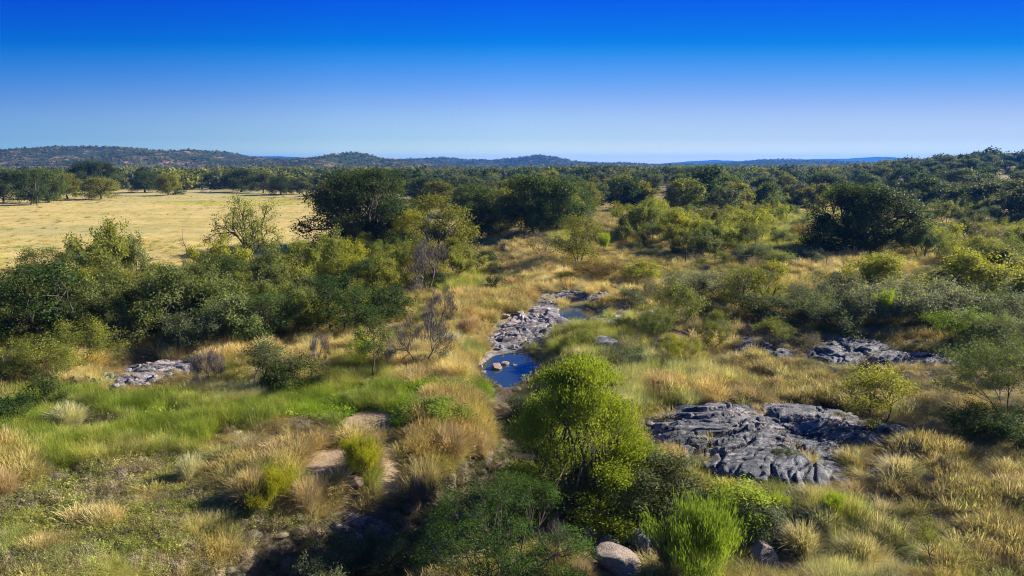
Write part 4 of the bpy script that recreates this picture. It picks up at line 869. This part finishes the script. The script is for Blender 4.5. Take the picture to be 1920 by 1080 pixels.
for i, (a, b_, wp, m_, lab) in enumerate(BL):
    g_ = G(a, b_); dep = g_.y*CP-(g_.z-CAMZ)*SP; r = wp*dep/F/2*(1.2 if b_ > 960 else 1.0); BPOS.append((g_.x, g_.y, r)); g_.z = max([g_.z]+[wz-.1 for (cx, cy, rx, ry, wz) in POOLS if math.hypot((g_.x-cx)/rx, (g_.y-cy)/ry) < 1.2]); o = link('boulder', bmw[i % 4, m_], None, (g_.x, g_.y, g_.z+r*.35)); o.scale = (r, r, r*(.9 if wp > 15 else .7))
    o.rotation_euler = (.1*(i % 3), .12*(i % 2), i*1.9); tag(o, lab, 'rock' if wp < 22 else 'boulder')

rs = random.Random(4); STN = []
for (x0_, x1_, y0_, y1_, cnt_, lab_, grp_) in ((1105,1235,990,1068,16,'small loose stone left of the broom bush','stones left of the broom bush'),(1425,1545,985,1050,12,'small loose stone beside the squared boulders','stones by the squared boulders'),
    (930,1060,590,660,10,'small dark stone on the pale creek bed rock','stones on the creek bed rock'),(1205,1330,800,880,9,'small stone on the left edge of the dark slab','stones at the left edge of the dark slab'),(215,340,688,735,9,'broken stone around the left rock ledge','stones around the left ledge')):
    for i in range(cnt_):
        g_ = G(rs.uniform(x0_, x1_), rs.uniform(y0_, y1_)); r = rs.uniform(.09, .26); o = link('stone', bmw[rs.randrange(4), rs.choice('wg')], None, (g_.x, g_.y, g_.z+r*.3+(.12 if 'rock' in lab_ or 'slab' in lab_ else 0)))
        o.scale = (r, r*rs.uniform(.7, 1), r*.75); o.rotation_euler = (rs.uniform(-.4, .4), rs.uniform(-.4, .4), rs.uniform(0, 6)); tag(o, lab_, 'stone', grp_); STN.append((proj(g_.x, g_.y, g_.z)[0], o))

bys = {}
for a, o in STN: bys.setdefault(o['label'], []).append((a, o))
SO = 'first second third fourth fifth sixth seventh eighth ninth tenth eleventh twelfth thirteenth fourteenth fifteenth sixteenth'.split()
for l_, L_ in bys.items():
    for i, (a, o) in enumerate(sorted(L_, key=lambda q: q[0])): o['label'] = f"{l_}, {'leftmost' if i == 0 else SO[i]+' from left'}"

# ------------------------------------------------------------------ fence, house and field furniture
def box(x0, y0, z0, x1, y1, z1):
    v = np.array([[x, y, z] for z in (z0, z1) for x, y in ((x0, y0), (x1, y0), (x1, y1), (x0, y1))], float)
    return v, np.array([[0, 3, 2, 1], [4, 5, 6, 7], [0, 1, 5, 4], [1, 2, 6, 5], [2, 3, 7, 6], [3, 0, 4, 7]])
def boxes(name, L, mat, parent=None, loc=(0,0,0)):
    V = []; Q = []; o_ = 0
    for b_ in L: v, q_ = box(*b_); V.append(v); Q.append(q_+o_); o_ += 8
    return link(name, mesh_np(name, np.concatenate(V), np.concatenate(Q), mat), parent, loc)
def empty(name, loc, rz=0):
    e = bpy.data.objects.new(name, None); C.objects.link(e); e.location = loc; e.rotation_euler[2] = rz; return e
# wire fence on the right savanna
fx = [(1285,495),(1340,497),(1395,499),(1450,502),(1490,504),(1520,506),(1548,508),(1580,510)]
pts = [G(a, b_) for a, b_ in fx]; e = empty('wire_fence', pts[0]); tag(e, 'thin wire fence with slim posts crossing the blond grass in front of the lone oak', 'fence')
for i, p in enumerate(pts):
    q_ = p-pts[0]; w_ = .09 if i == 0 else .035; hh = 1.7 if i == 0 else 1.25; v, f = tubes([(np.array([[q_.x, q_.y, q_.z-.1], [q_.x, q_.y, q_.z+hh*.5], [q_.x, q_.y, q_.z+hh]]), np.array([w_, w_, w_]))], 6)
    link('post', mesh_np('post', v, f, M_post), e)
pp = [(np.array([[*(p-pts[0])[:2], (p-pts[0]).z+hz] for p in pts]), np.full(len(pts), .006)) for hz in (.4, .7, 1.0, 1.2)]
v, f = tubes(pp, 3); link('wire', mesh_np('wire', v, f, M_metal), e)
q_ = np.array([[.1, 0, 1.4], [1.4, -.2, .7], [2.8, -.4, 0]]); v, f = tubes([(q_, np.array([.06, .06, .06]))], 6); link('brace', mesh_np('brace', v, f, M_post), e)
# white house far off
def house(px, py, w_, h_, lab, m_):
    g_ = G(px, py); e = empty('house', g_); tag(e, lab, 'house'); d_ = w_*.8
    V = [[-w_/2, -d_/2, -1], [w_/2, -d_/2, -1], [w_/2, d_/2, -1], [-w_/2, d_/2, -1], [-w_/2, -d_/2, h_], [w_/2, -d_/2, h_], [w_/2, d_/2, h_], [-w_/2, d_/2, h_], [0, -d_/2, h_+w_*.3], [0, d_/2, h_+w_*.3]]
    me_ = bpy.data.meshes.new('wall'); me_.from_pydata(V, [], [(0, 1, 5, 8, 4), (1, 2, 6, 5), (2, 3, 7, 9, 6), (3, 0, 4, 7)]); me_.materials.append(m_); link('wall', me_, e)
    r = w_/2+.4; rz_ = h_-.12*w_*.6
    V = [[-r, -d_/2-.4, rz_], [0, -d_/2-.4, h_+w_*.31], [r, -d_/2-.4, rz_], [-r, d_/2+.4, rz_], [0, d_/2+.4, h_+w_*.31], [r, d_/2+.4, rz_]]
    V += [[x, y, z+.15] for x, y, z in V]
    me_ = bpy.data.meshes.new('roof'); me_.from_pydata(V, [], [(0, 3, 4, 1), (1, 4, 5, 2), (6, 7, 10, 9), (7, 8, 11, 10), (0, 1, 7, 6), (1, 2, 8, 7), (3, 9, 10, 4), (4, 10, 11, 5), (0, 6, 9, 3), (2, 5, 11, 8)]); me_.materials.append(M_metal); link('roof', me_, e)
    for sx_ in (-.25, .25): boxes('window', [(sx_*w_-.5, -d_/2-.05, 1.2, sx_*w_+.5, -d_/2+.02, 2.4)], M_dark, e)
    boxes('door', [(-.5, -d_/2-.05, -.1, .5, -d_/2+.02, 2.0)], M_post, e)
    placed.append((g_.x, g_.y, 30)); return g_
HOUSES = [house(936, 342, 5, 4.5, 'tiny white house showing above the trees behind the central woodland', M_white), house(603, 330, 8, 5, 'pale cream house half hidden in trees behind the field', M_plaster)]
# picnic table and white rail fence beyond the field
g_ = G(385, 362); e = empty('picnic_table', g_); tag(e, 'small pale picnic table at the far side of the dry field', 'table')
boxes('tabletop', [(-1.9, -.6, 1.0, 1.9, .6, 1.1)], M_white, e)
for s_ in (-1, 1):
    boxes('bench', [(-1.9, s_*1.1-.2, .5, 1.9, s_*1.1+.2, .58)], M_white, e)
    boxes('leg', [(s_*1.4-.08, -.9, 0, s_*1.4+.08, -.75, 1.0), (s_*1.4-.08, .75, 0, s_*1.4+.08, .9, 1.0), (s_*1.4-.08, -1.2, .42, s_*1.4+.08, 1.2, .5)], M_white, e)
g_ = G(212, 353); g2 = G(262, 353); L_ = (g2-g_).length; e = empty('rail_fence', g_); tag(e, 'white rail fence glimpsed under the trees behind the dry field', 'fence')
for i in range(int(L_/3)+1): boxes('post', [(i*3-.1, -.1, 0, i*3+.1, .1, 1.9)], M_white, e)
for z_ in (.6, 1.1, 1.6): boxes('rail', [(.1, -.04, z_-.09, int(L_/3)*3, .04, z_+.09)], M_white, e)
# pale thin trunk at left, fallen branch by the ravine
g_ = G(70, 385); v, f = tubes([(np.array([[0, 0, 0], [.2, 0, 2.5], [0, .1, 5], [.3, 0, 7]]), np.array([.22, .18, .14, .06])), (np.array([[.1, 0, 3], [1, 0, 5], [1.3, 0, 6]]), np.array([.1, .07, .03]))], 6)
o = link('dead_tree', mesh_np('dead_tree', v, f, M_dead), None, g_); tag(o, 'pale thin bare tree standing among the left oak row', 'tree')
for a, b_, L_, rz, lab in ((640,988,1.5,.3,'pale fallen branch at the left edge of the ravine'),(800,975,1.2,2.6,'bleached forked branch sticking out left of the deep green shrub'),(940,800,2.2,2.3,'long dark dead branch reaching out left of the tall bright tree')):
    g_ = G(a, b_); z2 = .25 if 'fallen' in lab else .8; v, f = tubes([(np.array([[0, 0, .1], [L_*.5, .1, .1+z2*.5], [L_, 0, .1+z2]]), np.array([.05, .035, .012])), (np.array([[L_*.5, .1, .1+z2*.5], [L_*.75, .4, .2+z2*.9]]), np.array([.025, .01]))], 5)
    o = link('dead_branch', mesh_np('dead_branch', v, f, M_dead), None, g_); o.rotation_euler[2] = rz; tag(o, lab, 'branch')

# ------------------------------------------------------------------ scattered stuff through geometry nodes (one object each)
def scatter(name, protos, P, rot, scl, idx, col, mat=None):
    me_ = bpy.data.meshes.new(name); me_.vertices.add(len(P)); me_.vertices.foreach_set('co', P.astype(np.float32).ravel())
    for nm_, ty, ar in (('rot', 'FLOAT_VECTOR', rot), ('scl', 'FLOAT_VECTOR', scl), ('idx', 'INT', idx), ('col', 'FLOAT_COLOR', np.concatenate([col, np.ones((len(col), 1))], 1))):
        a_ = me_.attributes.new(nm_, ty, 'POINT')
        a_.data.foreach_set({'FLOAT_VECTOR': 'vector', 'INT': 'value', 'FLOAT_COLOR': 'color'}[ty], (ar.astype(np.int32) if ty == 'INT' else ar.astype(np.float32)).ravel())
    o = link(name, me_); tree = bpy.data.node_groups.new(name, 'GeometryNodeTree')
    tree.interface.new_socket('Geometry', in_out='INPUT', socket_type='NodeSocketGeometry'); tree.interface.new_socket('Geometry', in_out='OUTPUT', socket_type='NodeSocketGeometry')
    gi = tree.nodes.new('NodeGroupInput'); go_ = tree.nodes.new('NodeGroupOutput'); jn = tree.nodes.new('GeometryNodeJoinGeometry')
    for p in reversed(protos):
        oi = tree.nodes.new('GeometryNodeObjectInfo'); oi.inputs['Object'].default_value = p; g2i = tree.nodes.new('GeometryNodeGeometryToInstance')
        tree.links.new(oi.outputs['Geometry'], g2i.inputs[0]); tree.links.new(g2i.outputs[0], jn.inputs[0])
    ip = tree.nodes.new('GeometryNodeInstanceOnPoints'); ip.inputs['Pick Instance'].default_value = True
    tree.links.new(gi.outputs[0], ip.inputs['Points']); tree.links.new(jn.outputs[0], ip.inputs['Instance'])
    def att(nm_, ty):
        a_ = tree.nodes.new('GeometryNodeInputNamedAttribute'); a_.data_type = ty; a_.inputs['Name'].default_value = nm_; return a_.outputs['Attribute']
    tree.links.new(att('idx', 'INT'), ip.inputs['Instance Index']); tree.links.new(att('rot', 'FLOAT_VECTOR'), ip.inputs['Rotation']); tree.links.new(att('scl', 'FLOAT_VECTOR'), ip.inputs['Scale'])
    tree.links.new(ip.outputs[0], go_.inputs[0]); m_ = o.modifiers.new('scatter', 'NODES'); m_.node_group = tree; return o
rg = np.random.default_rng(5); TP = []; TI = {}
def tuft(kind, gen):
    me_ = mesh_np('grass', gen[0], gen[1], M_grass); o = bpy.data.objects.new('grass', me_); o['kind'] = 'stuff'; TI.setdefault(kind, []).append(len(TP)); TP.append(o)
for i in range(3):
    tuft('tall', blades(150, .85, .26, .38, .010, rg)); tuft('bunch', blades(160, .6, .12, .75, .010, rg, 3, .7))
    a, q1 = blades(80, .6, .18, .4, .010, rg); b_, q2 = blades(130, .92, .24, .42, .009, rg, 5, .6, head=1); tuft('feather', (np.concatenate([a, b_]), np.concatenate([q1, q2+len(a)])))
    tuft('short', blades(120, .22, .38, .5, .012, rg, 2)); tuft('forb', forb(26, .5, .26, rg, .045, 16)); tuft('tangle', tangle(420, .42, rg)); tuft('weed', forb(20, .5, .28, rg, .085, 12))
TPY = []
# density falls with distance; sizes grow a little
def sample(d0, d1, n_, p):
    u = rg.uniform(0, 1, n_); y = (d0**p+u*(d1**p-d0**p))**(1/p); x = rg.uniform(-1, 1, n_)*(.86*y+6); return x, y
XS = []; YS = []
for d0, d1, n_, p in ((11, 34, 44000, 1.6), (11, 45, 50000, 1.5), (45, 110, 42000, 1.0), (110, 260, 24000, 1.0)):
    x, y = sample(d0, d1, n_, p); XS.append(x); YS.append(y)
x = np.concatenate(XS); y = np.concatenate(YS); z = T(x, y); zi = zone_at(x, y, z); dens = np.array([PAL[k][4] for k in ZN])[zi]/1.5
keep = rg.uniform(size=len(x)) < dens; rk = rock_mask(x, y); keep &= (rk < .18) | (rg.uniform(size=len(x)) < .02) | ((fbm(x*.9, y*1.3, 83, 3) > .67) & (rk < .9)); keep &= basin(x, y) < .25
keep &= fbm(x*.8, y*.8, 81, 2) > .30
for (cx, cy, rx, ry, wz) in POOLS: keep &= np.hypot((x-cx)/(rx*(1.1 if wz < -1 else 1.5)), (y-cy+ry*(.1 if wz < -1 else .8))/(ry*(1.15 if wz < -1 else 2.1))) > 1
for bx_, by_, br in BPOS: keep &= ~((np.abs(x-bx_) < br*1.3) & (y < by_+br) & (y > by_-br*1.2-1.0))
x, y, z, zi, rk = x[keep], y[keep], z[keep], zi[keep], rk[keep]; n_ = len(x)
col = np.zeros((n_, 3)); idx = np.zeros(n_, int); hs = np.ones(n_)
pick = np.clip(fbm(x*.6, y*.6, 91, 2)*1.6-.3+rg.normal(0, .2, n_), 0, .999); r2 = np.clip(fbm(x*.7+40, y*.7, 95, 2)*1.6-.3+rg.normal(0, .22, n_), 0, .999)
for k, nm_ in enumerate(ZN):
    m_ = zi == k
    if not m_.any(): continue
    cs = np.array(PAL[nm_][0]); f_ = pick[m_]*len(cs); col[m_] = cs[f_.astype(int)]; hs[m_] = PAL[nm_][3]
    kn = [a for a, b_ in PAL[nm_][2]]; wt = np.cumsum([b_ for a, b_ in PAL[nm_][2]])/sum(b_ for a, b_ in PAL[nm_][2])
    ki = np.searchsorted(wt, r2[m_]); ki = np.minimum(ki, len(kn)-1); idx[m_] = [TI[kn[j]][int(v*3) % 3] for j, v in zip(ki, rg.uniform(size=m_.sum()))]
tg = np.isin(idx, TI['tangle']); col[tg] = np.array([.31, .26, .235])*rg.uniform(.8, 1.25, (tg.sum(), 1))
col *= rg.uniform(.68, 1.3, (n_, 1)); col *= 1+rg.normal(0, .05, (n_, 3)); col = np.clip(col*np.array([1.02, 1.06, .98]), .01, .75)
s_ = rg.uniform(.7, 1.3, n_)*(1+np.clip((y-45)/160, 0, .55)); hh = s_*hs*rg.uniform(.75, 1.15, n_); hh = np.where(y > 60, hh*(1-.35*np.clip((y-60)/80, 0, 1)), hh)
hh = hh*(.55+.9*fbm(x*.45, y*.45, 88, 3)); nk = .70+.30*np.clip((y-14)/30, 0, 1); s_ = s_*nk; hh = hh*nk; sh = np.isin(idx, TI['short']); s_ = np.where(sh, s_*1.1, s_)
grass = scatter('grass', TP, np.stack([x, y, z-.02], -1), np.stack([rg.normal(0, .17, n_), rg.normal(-.08, .17, n_), rg.uniform(0, 6.28, n_)], -1), np.stack([s_, s_, hh], -1), idx, col)
tag(grass, kind='stuff')

# distant woodland and scrub on the hills
rg = np.random.default_rng(6); FP = []
for s in range(6):
    (tv, tq), lf = lobed(100+s, 8, 9+s % 3, .02, 11, 2.0, 7, .8, 6, 1.15, .8, 1, .3, fill=.3)
    me_ = mesh_np('distant_woodland', lf[0], lf[1], M_leafi); FP.append(bpy.data.objects.new('distant_woodland', me_))
xs = []; ys_ = []
for d0, d1, n_ in ((330, 700, 5200), (700, 1500, 7000), (1500, 3600, 9000), (3600, 5400, 6000)):
    u = rg.uniform(0, 1, n_); y = np.sqrt(d0*d0+u*(d1*d1-d0*d0)) if d1 < 3000 else d0+u*(d1-d0); xs.append(rg.uniform(-1, 1, n_)*.95*y); ys_.append(y)
x = np.concatenate(xs); y = np.concatenate(ys_); z = T(x, y); cl = fbm(x*.010, y*.006, 44, 3); keep = cl > np.where(y < 1500, .33, .42)
for h_ in HOUSES: keep &= ~((np.abs(x/y-h_.x/h_.y) < .007) & (y < h_.y+5) & (y > h_.y-140))
keep &= ~((x > y*.35) & (y < 380) & (x < y*1.0))
x, y, z = x[keep], y[keep], z[keep]; sz = rg.uniform(.55, 1.15, len(x))*(1+np.clip((y-1500)/3000, 0, 1)*.6)
hx = []; hz = []; hy = []; hsz = []
for (XX, YY, ZZ, bp), cnt, s0 in zip(hill_surf[:2], (15000, 15000), (.5, .7)):
    ny, nx = XX.shape; i = rg.integers(4, ny//2+8, cnt); j = rg.integers(0, nx, cnt); k_ = fbm(XX[i, j]*.012, YY[i, j]*.012, 47, 3) > .36; i, j = i[k_], j[k_]
    hx.append(XX[i, j]+rg.normal(0, 3, len(i))); hy.append(YY[i, j]); hz.append(ZZ[i, j]-.6); hsz.append(rg.uniform(.5, 1.1, len(i))*s0)
x = np.concatenate([x]+hx); y = np.concatenate([y]+hy); z = np.concatenate([z]+hz); sz = np.concatenate([sz]+hsz); n_ = len(x)
cs = np.array([COL['oakdk'], COL['oak'], COL['oakgrey'], COL['oakolive'], COL['mesqg'], COL['mesq'], (.13, .11, .09)])*np.array([1.05, 1.0, 1.05]); pk = np.clip(fbm(x*.015, y*.008, 48, 2)*1.4-.2+rg.normal(0, .22, n_), 0, .999)
col = cs[(pk*len(cs)).astype(int)]*rg.uniform(.75, 1.3, (n_, 1))
wood = scatter('distant_woodland', FP, np.stack([x, y, z-.3], -1), np.stack([0*x, 0*x, rg.uniform(0, 6.28, n_)], -1), np.stack([sz, sz, sz*rg.uniform(.75, 1.15, n_)], -1), rg.integers(0, 6, n_), col)
tag(wood, kind='stuff')

# ------------------------------------------------------------------ haze
M_haze, n, out = newmat('haze'); pv = n.nodes.new('ShaderNodeVolumePrincipled'); pv.inputs['Color'].default_value = (.05, .30, 1, 1); pv.inputs['Density'].default_value = .00012
pv.inputs['Anisotropy'].default_value = .2; n.links.new(pv.outputs[0], out.inputs['Volume'])
o = boxes('haze', [(-11400, -400, -30, 11400, 8500, 116)], M_haze); tag(o, kind='stuff')
